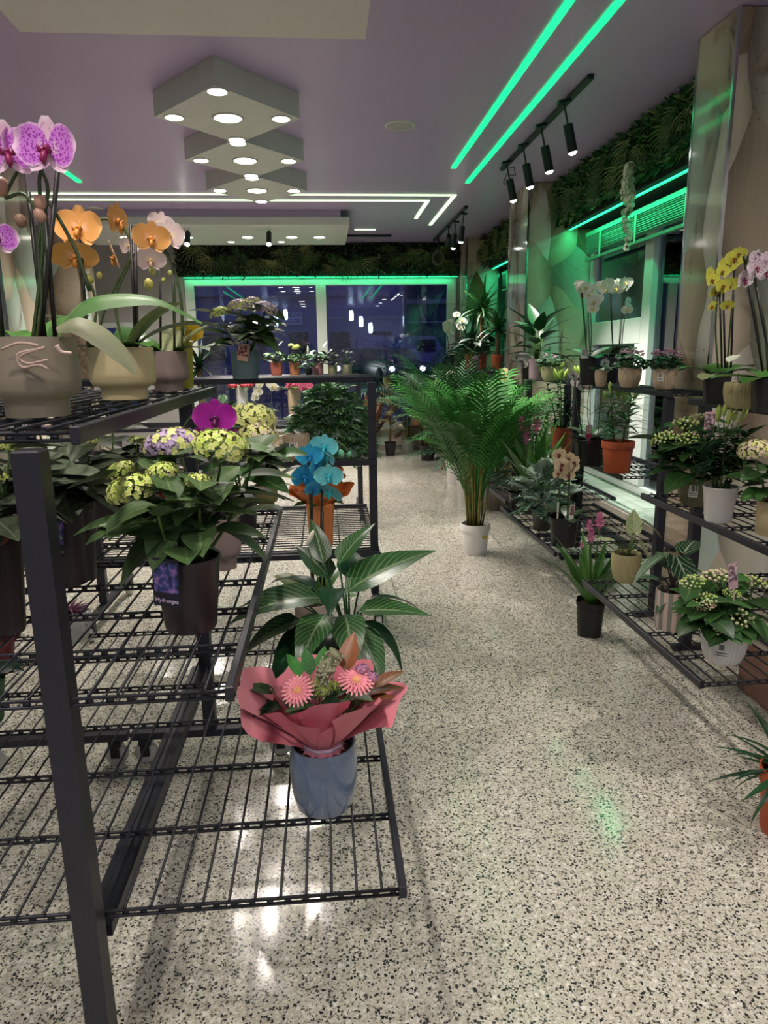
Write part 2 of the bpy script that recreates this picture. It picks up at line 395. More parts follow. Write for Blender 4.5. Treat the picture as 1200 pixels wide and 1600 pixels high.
tufts = [tuft_mesh(leafm('2c4420', '5a7038', None), 13, .2), tuft_mesh(leafm('566a38', '93985c', None), 11, .22), tuft_mesh(leafm('1d3a1c', '2f5a2a', None), 15, .24)]
def green_wall(label, face, u0, u1, z0, z1, n_, seed, cols, ntuft, board):
    if face == 'y': loc = (0, YB-.03, 0)
    else: loc = (2.44, 0, 0)
    g = thing('green_wall', label, 'green wall', loc)
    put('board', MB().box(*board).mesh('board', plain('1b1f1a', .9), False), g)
    put('foliage', foliage_band(n_, .075, seed, (u0, u1, z0, z1), face, cols), g, kind='stuff')
    rnd = random.Random(seed+7)
    for i in range(ntuft):
        u = rnd.uniform(u0+.1, u1-.1); z = rnd.uniform(z0+.1, z1-.02); r_ = rnd.uniform(-.6, .6); s_ = rnd.uniform(.8, 1.35)
        Mx = T(u, -.09, z) @ RY(r_) @ S(s_) if face == 'y' else T(-.09, u, z) @ RZ(-PI/2) @ RY(r_) @ S(s_)
        put('frond_tuft', rnd.choice(tufts), g, Mx)
    return g
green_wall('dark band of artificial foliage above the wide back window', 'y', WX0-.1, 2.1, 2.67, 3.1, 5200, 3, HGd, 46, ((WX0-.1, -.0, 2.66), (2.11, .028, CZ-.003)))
green_wall('artificial foliage band above the window beside the nearest right column', 'x', 4.1, 7.2, 2.74, 3.1, 7000, 4, HG, 34, ((0, 4.07, 2.70), (.3, 7.24, CZ-.003)))
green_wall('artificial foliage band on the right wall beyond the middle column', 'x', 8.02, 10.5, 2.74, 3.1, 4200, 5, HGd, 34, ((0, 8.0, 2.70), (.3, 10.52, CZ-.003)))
# ---- raised blinds
def blind(label, a, b, seed):
    bl = thing('window_blind', label, 'blind', (2.66, (a+b)/2, 0)); L = (b-a)/2
    ms = plain('6f8f7e', .35, .2)
    put('head_rail', MB().box((-.03, -L, 2.60), (.03, L, 2.64)).mesh('head_rail', ms, False), bl)
    sm = MB().box((-.028, -L, -.0015), (.028, L, .0015)).mesh('slat', plain('93a89b', .3, .2), False)
    for i in range(9): put('slat', sm, bl, T(0, 0, 2.585-.017*i) @ RY(.25 if i % 2 else .18))
    put('bottom_rail', MB().box((-.026, -L, 2.375), (.026, L, 2.40)).mesh('bottom_rail', ms, False), bl)
    for k in (-.8, -.3, .25, .75):
        put('tape', MB().box((-.032, k*L-.018, 2.38), (-.029, k*L+.018, 2.60)).mesh('tape', plain('8dbba0', .5), False), bl)
blind('raised blind under the foliage beside the nearest right column', 4.1, 7.15, 1)
blind('raised blind over the far right window', 8.05, 10.5, 2)
# ---- LED lines
G1 = emit((.008, 1.0, .25, 1), 1.8, 'green_led'); G2 = emit((.72, 1.0, .56, 1), 1.8, 'pale_green_led'); G3 = emit((.03, 1.0, .33, 1), 1.5, 'green_led_window')
def led(label, a, b, mat, wd=.022, nm='led_strip', grp=None, drop=.008):
    a = Vector(a); b = Vector(b); d = (b-a).normalized(); s_ = Vector((-d.y, d.x, 0))*wd
    o = Vector((0, 0, -drop)); mb = MB()
    mb.add([a-s_, a+s_, b+s_, b-s_, a-s_+o, a+s_+o, b+s_+o, b-s_+o], [(0, 1, 2, 3), (7, 6, 5, 4), (0, 4, 5, 1), (1, 5, 6, 2), (2, 6, 7, 3), (3, 7, 4, 0)])
    o = put(nm, mb.mesh(nm, mat, False)); tag(o, label, 'light strip', 'LED lines')
    return o
zc = CZ-.001
led('inner green LED line on the ceiling nearest the square lamps, right side', (1.22, .5, zc), (1.22, 6.72, zc), G1)
led('outer green LED line on the ceiling next to the black track', (1.46, .5, zc), (1.46, 7.27, zc), G1)
led('inner green LED line on the ceiling at far left above purple orchid', (-2.24, 1, zc), (-2.24, 7.33, zc), G1)
led('outer green LED line on the ceiling at far left', (-2.5, 1, zc), (-2.5, 6.75, zc), G1)
for nm, xr, yf, yb in (('outer', 1.435, 7.82, 9.55), ('inner', 1.19, 8.10, 9.1)):
    l = thing('led_strip', nm+' pale green LED outline crossing the ceiling behind the square lamps', 'light strip', (0, 0, 0), 0, 'LED lines')
    put('cross_line', MB().box((-3.6, yf-.02, zc-.008), (xr+.02, yf+.02, zc)).mesh('cross_line', G2, False), l)
    put('return_line', MB().box((xr-.02, yf+.021, zc-.008), (xr+.02, yb, zc)).mesh('return_line', G2, False), l)
led('short pale LED line on the ceiling right of the stepped ceiling box', (.47, 9.9, zc), (.75, 9.9, zc), G2, .02)
led('green LED line along the head of the wide back window', (WX0, YB-.06, 2.648), (WX1+.02, YB-.06, 2.648), G3, .012)
led('green LED line along the pelmet over the window between right columns', (2.5, 4.08, 2.69), (2.5, 7.24, 2.69), G3, .014)
led('green LED line along the pelmet over the far right window', (2.5, 8.0, 2.69), (2.5, 10.5, 2.69), G3, .014)
def glow(loc, rot, length, W):
    L = bpy.data.lights.new('led_glow', 'AREA'); L.shape = 'RECTANGLE'; L.size = length; L.size_y = .03; L.energy = W; L.color = (.03, 1, .38)
    o = bpy.data.objects.new('led_glow', L); col.objects.link(o); o.matrix_world = T(loc) @ rot; return o
glow((0, YB-.085, 2.655), RX(.55), 4.0, 9)
glow((2.47, 5.65, 2.685), RZ(PI/2) @ RX(-.45), 3.1, 13)
glow((2.47, 9.2, 2.685), RZ(PI/2) @ RX(-.45), 2.4, 10)
# ---- ceiling light boxes
M_box = plain('c9c8c4', .4, 0, .03)
M_lens = emit((1, .93, .80, 1), 14, 'lamp_lens')
def spot(parent, M, W, ang=110, colr=(1, .90, .76), r=.05, blend=.6):
    L = bpy.data.lights.new('lamp', 'SPOT'); L.energy = W; L.spot_size = R(ang); L.spot_blend = blend; L.color = colr; L.shadow_soft_size = r
    o = bpy.data.objects.new('lamp', L); col.objects.link(o); o.parent = parent; o.matrix_basis = M; return o
LAMPK = 3.4
def downlight(parent, x, y, z, r, W, lens=None):
    d = put('downlight', MB().lathe([(r, 0), (r*1.18, -.002), (r*1.16, -.008), (r, -.006), (r*.97, .0)], 24, None, False).mesh('downlight', M_white), parent, T(x, y, z))
    put('lens', MB().lathe([(r*.96, -.006), (r*.9, -.008), (.001, -.009)], 24, None, False).mesh('lens', lens or M_lens), d)
    spot(parent, T(x, y, z-.02), W*LAMPK, 150, (1, .93, .85), r*.8, .9)
for i, (yc, lb) in enumerate(((4.94, 'nearest and largest of three diamond ceiling lamps'), (5.94, 'middle of three diamond ceiling lamps'), (6.95, 'farthest of three diamond ceiling lamps'))):
    t = thing('ceiling_lamp', 'white box lamp with five spots, '+lb, 'ceiling lamp', (-.555, yc, 2.98), 0, 'diamond ceiling lamps')
    A = [(0, -.55), (.455, 0), (0, .55), (-.455, 0)]; mb = MB()
    mb.add([(x, y, 0) for x, y in A]+[(x, y, .149) for x, y in A], [(3, 2, 1, 0), (4, 5, 6, 7)]+[(k, (k+1) % 4, (k+1) % 4+4, k+4) for k in range(4)])
    put('box', mb.mesh('box', M_box, False), t)
    downlight(t, 0, 0, -.0, .085, 30)
    for x, y in ((0, -.46), (.335, 0), (-.335, 0), (0, .46)): downlight(t, x, y, -.0, .055, 11)
t = thing('ceiling_panel', 'large plain white dropped panel cut off by the top of the picture', 'ceiling panel', (-.55, 1.4, 2.98))
put('slab', MB().box((-.80, -2.4, 0), (.80, 2.37, .149)).mesh('slab', plain('cfc9c6', .35, 0, .02), False), t)
for y in (-1.7, -.7, .3): downlight(t, .0, y, 0, .085, 27)  # out-of-view spots, added to brighten the near racks and floor
for i, (x, y) in enumerate([(x, y) for y in (-2.6, -1.2, .2) for x in (-2.6, 1.9)]+[(-2.9, 2.2), (2.3, 1.7)]):  # fill lamps added on the unseen ceiling for more even light
    d_ = thing('added_fill_lamp', 'added round fill spot, unseen above the viewpoint, '+('left row', 'right row')[x > 0]+', '+('first', 'second', 'third', 'fourth')[i//2]+' from the entrance', 'ceiling lamp', (x, y, CZ), 0, 'added fill spots out of view')
    downlight(d_, 0, 0, -.001, .07, 46 if y == 1.7 else 15)
t = thing('ceiling_box', 'stepped white ceiling box with recessed spots in front of the back window', 'ceiling box', (-1.2, 9.35, 2.965))
put('upper_step', MB().box((-1.6, -.72, .09), (1.45, .7, .164)).mesh('upper_step', M_ceil, False), t)
put('lower_step', MB().box((-1.75, -.75, 0), (1.55, .75, .088), .004).mesh('lower_step', M_box, False), t)
for x in (-1.2, -.45, .3, .85, 1.2): downlight(t, x, 0.1, 0, .07, 24)
for x in (-.9, .05, .7): downlight(t, x, .45, 0, .045, 10)
t = thing('ceiling_speaker', 'round white ceiling speaker right of the diamond lamps', 'ceiling speaker', (.613, 5.563, CZ))
put('rim', MB().lathe([(.115, 0), (.115, -.004), (.10, -.009), (.097, -.006)], 36, None, False).mesh('rim', M_box), t)
put('grille', MB().lathe([(.098, -.006), (.06, -.008), (.001, -.008)], 36, None, False).mesh('grille', plain('a9a4aa', .6)), t)
t = thing('ceiling_speaker', 'round white ceiling speaker on the left behind the peach orchid', 'ceiling speaker', (-2.5, 8.6, CZ))
put('rim', MB().lathe([(.115, 0), (.115, -.004), (.10, -.009), (.097, -.006)], 36, None, False).mesh('rim', M_box), t)
put('grille', MB().lathe([(.098, -.006), (.06, -.008), (.001, -.008)], 36, None, False).mesh('grille', plain('a9a4aa', .6)), t)
# ---- track lights
M_trk = plain('1c2224', .4, .3)
M_lens2 = emit((1, .97, .92, 1), 25, 'spot_lens')
head_m = MB().lathe([(.001, .085), (.030, .085), (.032, .08), (.032, -.085), (.028, -.088), (.027, -.086), (.001, -.086)], 20, None, False).mesh('head', M_trk, True, 40)
lens_m = MB().lathe([(.0285, -.086), (.024, -.096), (.012, -.102), (.001, -.103)], 16, None, False).mesh('lens', M_lens2)
stem_m = MB().tube([(0, 0, .085), (0, 0, .215)], .007, 8).box((-.02, -.04, .215), (.02, .04, .235)).mesh('stem', M_trk, False)
def track(label, x, ya, yb, heads, axis='y', W=22, extra=True):
    L = (yb-ya)/2
    t = thing('track_light', label, 'track light', (x, (ya+yb)/2, CZ) if axis == 'y' else ((ya+yb)/2, x, CZ), 0 if axis == 'y' else -PI/2, 'black track lights')
    put('rail', MB().box((-.018, -L, -.03), (.018, L, -.001)).mesh('rail', M_trk, False), t)
    for y, tilt, swing in heads:
        h = put('spot_head', head_m, t, T(0, y-(ya+yb)/2, -.265) @ RZ(swing) @ RX(tilt))
        put('lens', lens_m, h)
        put('stem', stem_m, h, RX(-tilt*.0))
        spot(t, T(0, y-(ya+yb)/2, -.265) @ RZ(swing) @ RX(tilt) @ T(0, 0, -.115), W*LAMPK, 75, (1, .95, .88), .03, .5)
    return t
t = track('long black track with four spots on the right of the ceiling', 1.66, 4.55, 6.7, [(4.88, .24, -PI/2), (5.37, .24, -PI/2), (5.85, .22, -PI/2), (6.35, .22, -PI/2)], W=34)
rnd = random.Random(5)
mb = MB(); pts = [(0.02+.05*math.sin(k*.9), 1.0+.02*math.cos(k*1.3)-.12, -.05-.02*k+.03*math.sin(k*2)) for k in range(9)]
put('cable_tangle', mb.tube(pts, .004, 6).mesh('cable_tangle', M_trk), t)
t2 = track('short black track with two spots near the far right corner', 1.665, 8.35, 10.7, [(8.6, .1, PI/2), (9.1, .1, PI/2)], W=40)
ring = [(.08*math.cos(a), 0, -.30+.09*math.sin(a)) for a in [2*PI*k/24 for k in range(25)]]
for k in range(3): put('cable_coil', MB().tube([(x*(1-.07*k), y+.8+.02*k, z-.012*k) for x, y, z in ring], .004, 5, False).mesh('cable_coil', plain('6d6d68', .5)), t2)
put('cable', MB().tube([(0, .82, -.03), (.01, .82, -.12), (0, .83, -.22)], .012, 6).mesh('cable', M_trk), t2)
h = put('spot_head', head_m, t2, T(0, -.02, -.2) @ RX(1.0)); put('stem', stem_m, h, RX(-1.0) @ T(0, 0, -.065))
track('black track with bright spots under the stepped ceiling box', 8.9, -2.2, -.42, [(-1.55, .6, -PI/2), (-.6, .6, -PI/2)], 'x', 14)
track('dark track along the top of the back window foliage', 10.3, -1.9, 1.0, [], 'x')
# ---- pendants behind the viewpoint, seen as reflections in the panes
M_pend = emit((.62, .80, 1, 1), 14, 'pendant_glow')
for i, (x, z) in enumerate(((-1.23, 2.91), (-1.56, 2.70), (-1.87, 2.41), (1.0, 2.85), (1.33, 2.65), (1.65, 2.44))):
    z -= .02
    lab = ('highest', 'middle', 'lowest')[i % 3]+' blue-white pendant of the '+('left', 'right')[i//3]+' cascade, mirrored in the back window'
    p = thing('pendant_lamp', lab, 'pendant lamp', (x, -2.5, z), 0, 'cascading pendants')
    put('shade', MB().lathe([(.05, -.2), (.075, -.17), (.08, .0), (.065, .13), (.03, .15)], 20).mesh('shade', M_pend), p)
    put('cord', MB().tube([(0, 0, .15), (0, 0, CZ-z-.001)], .004, 6).mesh('cord', M_black), p)
# ================================================================== OUTSIDE (dusk street)
M_road = plain('4a4c58', .5, 0, .15, .5, 0, 3)
o = put('street', MB().box((-30, YB+.25, .25), (50, 80, .33)).mesh('street', M_road, False)); tag(o, kind='structure')
def house(label, x0, x1, y, h, mat, rows, nwin, loc_cat='building'):
    b = thing('building', label, loc_cat, ((x0+x1)/2, y, .33)); W_ = (x1-x0)/2
    put('wall', MB().box((-W_, 0, 0), (W_, 6, h)).mesh('wall', mat, False), b)
    put('cornice', MB().box((-W_-.1, -.22, 4.15), (W_+.1, -.002, 4.4)).mesh('cornice', plain('9a9aa6', .6), False), b)
    put('string_course', MB().box((-W_, -.1, 3.0), (W_, -.002, 3.12)).mesh('string_course', plain('9a9aa6', .6), False), b)
    mw = plain('1a1c28', .15, 0, .1)
    wm = MB().box((-.6, -.05, 0), (.6, -.002, 1.5)).mesh('window', plain('8b8b98', .5), False); pm = MB().box((-.52, -.07, .06), (.52, -.051, 1.44)).mesh('pane', mw, False)
    for r_ in rows:
        for k in range(nwin):
            q = put('window', wm, b, T(-W_+(k+.5)*2*W_/nwin, 0, r_)); put('pane', pm, q)
    return b
house('pale building with shopfront across the street behind the wide window', -22, 4.2, 38, 14, plain('8d90a8', .7, 0, .08), (.9, 5.2), 12)
b2 = house('dark ribbed building at the right across the street', 5.2, 34, 44, 20, plain('4a4d60', .6, 0, .08), (5.2,), 9)
rm = MB().box((-.06, -.18, 0), (.06, -.051, 13)).mesh('rib', plain('6a6d80', .6), False)
for k in range(30): put('rib', rm, b2, T(-9+.62*k, 0, .4))
p = aty(451, 497, 37.8)
sg = thing('shop_sign', 'white sign board with dark lettering across the street', 'sign', (p.x, 37.8, p.z))
put('board', MB().box((-.70, 0, -.34), (.68, .199, .31)).mesh('board', plain('d3d3e4', .5), False), sg)
def text(s_, size, mat, name='lettering'):
    c = bpy.data.curves.new(name, 'FONT'); c.body = s_; c.size = size; c.align_x = 'CENTER'; c.align_y = 'CENTER'; c.extrude = .004; c.resolution_u = 3
    o = bpy.data.objects.new(name, c); col.objects.link(o)
    dg = bpy.context.evaluated_depsgraph_get(); me = bpy.data.meshes.new_from_object(o.evaluated_get(dg)); bpy.data.objects.remove(o); bpy.data.curves.remove(c)
    me.materials.clear(); me.materials.append(mat); return me
M_ink = plain('24243a', .6)
put('lettering', text('INGER', .33, M_ink), sg, T(.16, -.006, .14) @ RX(PI/2))
put('lettering', text('04 376 00', .28, M_ink), sg, T(-.01, -.006, -.16) @ RX(PI/2))
def car(label, x, y, cm, rz, van=False, head=True, tail=False):
    c = thing('van' if van else 'car', label, 'van' if van else 'car', (x, y, .33), rz)
    if van: prof = [(-2.6, .35), (2.5, .35), (2.6, .7), (2.45, 1.0), (1.75, 1.2), (1.2, 2.0), (-2.5, 2.1), (-2.6, 1.9)]
    else: prof = [(-2.1, .3), (2.1, .3), (2.18, .55), (2.05, .8), (1.1, .93), (.45, 1.4), (-.9, 1.45), (-1.6, .98), (-2.1, .9)]
    mb = MB(); k = len(prof); vs = []
    for s_ in (-.85, .85): vs += [(a, s_*(1 if z < 1 else .85), z) for a, z in prof]
    mb.add(vs, [tuple(range(k)), tuple(range(2*k-1, k-1, -1))]+[(i, k+i, k+(i+1) % k, (i+1) % k) for i in range(k)])
    put('body', mb.mesh('body', cm, False), c)
    gz = [(1.0, 1.05, .5, 1.36)] if not van else [(1.6, 1.25, 1.15, 1.9)]
    put('side_glass', MB().box((-.85 if not van else .3, -.86 if van else -.80, 1.0 if not van else 1.3), (.4 if not van else 1.2, .86 if van else .80, 1.32 if not van else 1.85)).mesh('side_glass', plain('0d0f16', .1), False), c)
    wm = MB().lathe([(.01, -.1), (.2, -.1), (.32, -.09), (.33, .09), (.2, .1), (.01, .1)], 20).xf(RX(PI/2)).mesh('wheel', plain('15151a', .6))
    for xx in (-1.35, 1.35):
        for yy in (-.8, .8): put('wheel', wm, c, T(xx, yy, .33))
    lm = MB().sphere((0, 0, 0), .10, 10, 6).mesh('headlight', emit((.95, .97, 1, 1), 40)); tm_ = MB().sphere((0, 0, 0), .09, 10, 6).mesh('taillight', emit((1, .03, .03, 1), 9))
    for yy in (-.62, .62):
        put('headlight', lm, c, T(2.17 if not van else 2.58, yy, .62)); put('taillight', tm_, c, T(-2.1 if not van else -2.62, yy, .72))
    return c
p = aty(614, 556, 27); car('dark car with white headlights on the street behind the window', p.x, 29, plain('23263a', .3), -PI/2+.25)
p = aty(562, 556, 30); car('dark car with dimmer headlights farther along the street', p.x, 32, plain('2a2c3c', .3), -PI/2-.15)
p = aty(585, 548, 34); car('dark parked car showing red tail lights across the street', p.x+.6, 35, plain('1d2030', .3), 1.2)
p = aty(640, 525, 35); car('pale van parked across the street', p.x, 35.5, plain('9a9cb4', .4), 0.03, True)
# ================================================================== RACKS
def rack(label, loc, rz, shelves, posts, feet, wheels=True, rodstep=.052, barstep=.232, foot_h=.1):
    """shelves: (z, xa, xb, ya, yb); posts: (x, y, ztop); feet: (xa, xb, y)"""
    t = thing('display_rack', label, 'rack', loc, rz, 'black wire plant racks')
    cache = {}
    fz = foot_h if wheels else .0
    for (x, y, zt) in posts:
        put('post', MB().box((x-.0225, y-.0225, fz+.03), (x+.0225, y+.0225, zt), .003).mesh('post', M_steel, False), t)
    for (xa, xb, y) in feet:
        put('foot', MB().box((xa, y-.02, fz), (xb, y+.02, fz+.03), .003).mesh('foot', M_steel, False), t)
        if wheels:
            for x in (xa+.05, xb-.05):
                c = put('caster', MB().box((-.022, -.022, .078), (.022, .022, fz-.001)).box((-.016, -.024, .035), (.016, -.018, .08)).box((-.016, .018, .035), (.016, .024, .08)).mesh('caster', M_black, False), t, T(x, y, 0))
                put('wheel', MB().lathe([(.01, -.016), (.036, -.016), (.043, -.009), (.043, .009), (.036, .016), (.01, .016)], 24).xf(RX(PI/2)).mesh('wheel', plain('b9bab4', .2)), c, T(0, 0, .0435))
    for (z, xa, xb, ya, yb) in shelves:
        L = yb-ya; W_ = xb-xa
        s_ = put('shelf', MB().box((0, 0, -.03), (.016, L, 0), .002).mesh('shelf', M_steel, False), t, T(xa, ya, z))
        put('rail', MB().box((W_-.016, 0, -.03), (W_, L, 0), .002).mesh('rail', M_steel, False), s_)
        rm = MB().tube([(0, .002, 0), (0, L-.002, 0)], .0030, 6).mesh('rod', M_rod)
        nr = max(2, round(W_/rodstep))
        for k in range(1, nr): put('rod', rm, s_, T(W_*k/nr, 0, -.0035))
        mb = MB(); mb.tube([(.016, 0, 0), (W_-.016, 0, 0)], .0036, 6); mb.tube([(.016, 0, -.0125), (W_-.016, 0, -.0125)], .0036, 6)
        for k in range(int(W_/.036)): mb.box((.03+.036*k, -.002, -.010), (.043+.036*k, .002, -.003))
        bm = mb.mesh('cross_bar', M_rod)
        nb = max(2, round(L/barstep))
        for k in range(nb+1): put('cross_bar', bm, s_, T(0, min(max(L*k/nb, .006), L-.006), -.0105))
        ys = sorted(y for x, y, zt in posts if abs(x-posts[0][0]) < .05)
        if len(ys) > 1 and z == shelves[0][0]:
            xp = posts[0][0]
            put('beam', MB().box((xp-.028, max(ys[0]+.024, ya), z-.064), (xp+.028, min(ys[-1]-.024, yb), z-.037)).mesh('beam', M_steel, False), t)
    return t
ZB, ZM, ZT = .43, .92, 1.391
rack('near left three-tier black wire rack holding the blue pot bouquet', (0, 0, 0), 0,
     [(ZB, -1.62, .137, 1.225, 2.72), (ZM, -1.30, -.18, 1.175, 2.69), (ZT, -1.06, -.405, 1.19, 2.70)],
     [(-.487, 1.188, 1.355), (-.47, 2.45, 1.355), (-1.02, 1.188, 1.355), (-1.02, 2.45, 1.355)],
     [(-.765, -.16, 1.188), (-.765, -.16, 2.45), (-1.32, -.775, 1.188), (-1.32, -.775, 2.45)], foot_h=.1)
# rack with bars across the view: local +x points to the camera (-Y), local +y to the right (+X)
rack('second black wire rack holding the grey-blue hydrangea pot and big fern', (0, 4.05, 0), -PI/2,
     [(ZB, -.97, .33, -1.5, .285), (ZM, -.55, .16, -1.5, .285), (1.38, -.35, .05, -1.5, .285)],
     [(.12, .262, 1.35), (.12, -1.3, 1.35)], [(-.43, .43, .262), (-.43, .43, -1.3)])
rack('third black wire rack with a row of small coloured pots by the back window', (0, 6.35, 0), -PI/2,
     [(.93, -.1, .45, -1.75, .45), (1.335, -.15, .25, -1.0, .32)],
     [(.08, .30, 1.30), (.08, -.95, 1.30)], [(-.4, .4, .30), (-.4, .4, -.95)])
ZR1 = (.385, .818, 1.275)
rack('nearest right black wire rack with the white ribbed hydrangea pot', (0, 0, 0), 0,
     [(ZR1[0], 1.26, 2.3, 2.12, 3.25), (ZR1[1], 1.535, 2.2, 1.9, 3.25), (ZR1[2], 1.74, 2.1, 1.9, 3.25)],
     [(1.80, 3.2, 1.24), (1.80, 2.0, 1.24)], [(1.735, 2.2, 3.2), (1.735, 2.2, 2.0)], False)
ZR2 = (.36, .72, 1.285)
rack('middle right black wire rack with lilies and tall white orchids', (0, 0, 0), 0,
     [(ZR2[0], 1.31, 2.05, 3.83, 5.12), (ZR2[1], 1.88, 2.33, 4.28, 5.1), (ZR2[2], 1.835, 2.055, 3.62, 5.1)],
     [(1.855, 3.67, 1.25), (1.90, 5.06, .69), (1.855, 5.07, 1.25)], [(1.74, 2.04, 3.67), (1.70, 2.3, 4.85), (1.74, 2.04, 5.35)], False)
ZR3 = 1.285
rack('far right black wire rack with the pink pot peace lily', (0, 0, 0), 0,
     [(.36, 1.40, 2.3, 5.3, 6.7), (.72, 1.90, 2.3, 5.25, 6.7), (ZR3, 1.86, 2.3, 5.25, 6.55)],
     [(1.9, 5.4, 1.25), (1.9, 6.45, 1.25)], [(1.72, 2.3, 5.5), (1.72, 2.3, 6.45)], False)
rack('farthest right black wire rack with yuccas by the corner', (0, 0, 0), 0,
     [(.36, 1.55, 2.05, 7.4, 10.2), (.8, 1.7, 2.05, 7.4, 10.2), (1.30, 1.72, 2.06, 7.6, 10.3)],
     [(1.8, 7.9, 1.27), (1.8, 10.0, 1.27)], [(1.6, 2.05, 7.9), (1.6, 2.05, 10.0)], False)
# brown stone plinth box under the nearest right rack
pb = thing('stone_plinth', 'brown veined stone plinth with pale lid under the nearest right rack', 'plinth', (2.1, 2.2, 0))
put('block', MB().box((-.27, -.55, 0), (.27, .58, .25), .004).mesh('block', plain('8a6355', .3, 0, .3, .5, 0, 4), False), pb)
put('lid', MB().box((-.28, -.56, .251), (.28, .59, .285), .004).mesh('lid', plain('c9b9b0', .3), False), pb)
# ================================================================== PLANT KIT
def pf(kind, t):
    if kind == 'ovate': return max(.02, math.sin(PI*t**.72))**.85 if 0 < t < 1 else .03
    if kind == 'lance': return max(.02, math.sin(PI*t**.6))**.9*(1-.25*t) if 0 < t < 1 else .04
    if kind == 'strap': return (.35+.65*min(1, t/.35))*(1 if t < .72 else math.sqrt(max(.0, 1-((t-.72)/.28)**2))) if t < 1 else .04
    if kind == 'grass': return (.7+.3*math.sin(PI*min(1, t*1.6)))*(1-t)**.55 if t < 1 else .02
    if kind == 'heart': return (math.sin(PI*min(1, (t+.16)/1.16)**.62))**.8 if t < 1 else .02
    if kind == 'round': return math.sqrt(max(0.002, 1-(2*t-1)**2))
    if kind == 'petal': return max(.05, math.sin(PI*t**.95*.94+.06*PI*.5))**.55 if t < 1 else .35
    return 1
LC = {}
def leaf(mat, kind='ovate', bend=.6, fold=.25, asp=.5, n_=7, wave=0., petiole=0.):
    """unit-length leaf mesh along +Y, face up (+Z), bending down by `bend` radians"""
    k = (mat.name, kind, bend, fold, asp, n_, wave, petiole)
    if k in LC: return LC[k]
    mb = MB(); y = z = 0.0; vs = []; uvs = []; ss = (-1, -.5, 0, .5, 1)
    if petiole:
        mb.tube([(0, 0, 0), (0, petiole, .0)], .012, 5, False); y = petiole
    Ln = 1-petiole
    for i in range(n_+1):
        t = i/n_; a = -bend*(t-.5*t*t*.3)
        w_ = asp/2*Ln*pf(kind, t)
        back = -.13*Ln if kind == 'heart' and i == 0 else 0
        for s_ in ss:
            up = fold*abs(s_)*w_+wave*w_*math.sin(t*13+s_*2)*abs(s_)
            ex = back*(1 if abs(s_) == .5 else 0)
            vs.append((s_*w_, y-math.sin(a)*up*1+ex, z+math.cos(a)*up)); uvs.append((t, s_))
        y += math.cos(a)*Ln/n_; z += math.sin(a)*Ln/n_
    fs = [(i*5+j, i*5+j+1, (i+1)*5+j+1, (i+1)*5+j) for i in range(n_) for j in range(4)]
    mb.add(vs, fs, uvs)
    LC[k] = mb.mesh('leaf', mat); return LC[k]
def LM(p, az, elev, size, roll=0., wide=1.): return T(p) @ RZ(az-PI/2) @ RX(elev) @ RY(roll) @ S(size*wide, size, size)
def curve(a, b, sag=(0, 0, 0), n_=6):
    a = Vector(a); b = Vector(b); c = (a+b)/2+Vector(sag)
    return [a*(1-t)**2+c*2*t*(1-t)+b*t*t for t in [i/n_ for i in range(n_+1)]]
def spline(pts, n_=4):
    pts = [Vector(p) for p in pts]
    if len(pts) < 3: return pts
    out = []; P = [pts[0]*2-pts[1]]+pts+[pts[-1]*2-pts[-2]]
    for i in range(1, len(P)-2):
        for k in range(n_):
            t = k/n_; a, b, c, d = P[i-1:i+3]
            out.append(.5*((2*b)+(c-a)*t+(2*a-5*b+4*c-d)*t*t+(3*b-a-3*c+d)*t**3))
    return out+[pts[-1]]
# ---- pots (radius r at the rim, height h)
def pot_mesh(kind, r, h, mat):
    mb = MB(); mod = None; seg = 40
    i_ = .9
    if kind == 'step': pr = [(r*.60, 0), (r*.70, .0), (r*.71, .20*h), (r*.76, .235*h), (r*.93, .275*h), (r*1.0, .35*h), (r*1.02, .5*h), (r*.99, .9*h), (r*.985, h), (r*.94, h), (r*.93, .85*h)]
    elif kind == 'ribbed': pr = [(r*.4, 0), (r*.62, .0), (r*.78, .07*h), (r*.93, .3*h), (r*1.02, .6*h), (r*1.03, .86*h), (r*1.0, .97*h), (r*.98, h), (r*.92, h), (r*.92, .85*h)]
    elif kind == 'barrel': pr = [(r*.5, 0), (r*.78, .0), (r*.84, .03*h), (r*.95, .22*h), (r*1.01, .5*h), (r*1.02, .75*h), (r*.98, .95*h), (r*.965, h), (r*.9, .99*h), (r*.9, .8*h)]
    elif kind == 'nursery': pr = [(r*.5, 0), (r*.76, .0), (r*.78, .02*h), (r*.91, .78*h), (r*.985, .785*h), (r*1.0, .98*h), (r*.985, h), (r*.93, h), (r*.90, .85*h)]
    elif kind == 'square': pr = [(r*.5, 0), (r*.80, .0), (r*.82, .02*h), (r*.98, .9*h), (r*1.02, .91*h), (r*1.02, h), (r*.96, h), (r*.93, .85*h)]
    elif kind == 'cyl': pr = [(r*.5, 0), (r*.9, .0), (r*.94, .03*h), (r*.99, .5*h), (r*1.0, .97*h), (r*.98, h), (r*.92, h), (r*.9, .85*h)]
    else: pr = [(r*.5, 0), (r*.72, .0), (r*.75, .03*h), (r*.96, .93*h), (r*1.0, .95*h), (r*1.0, h), (r*.94, h), (r*.92, .85*h)]
    if kind == 'ribbed':
        seg = 96; nr_ = 32
        mod = lambda a, i, rr: 1+(.045*(abs(math.sin(a*nr_/2))-.5) if 2 <= i <= 6 else 0)
    if kind == 'square':
        seg = 32
        def mod(a, i, rr):
            q = (a % (PI/2))-PI/4
            s_ = min(1.0/max(.75, math.cos(q)), 1.16)*.94
            return s_*(1-(.05 if abs(abs(q)-.0) < .05 and 1 <= i <= 3 else 0))
    mb.lathe(pr, seg, mod)
    return mb.mesh('pot', mat, True, 50)
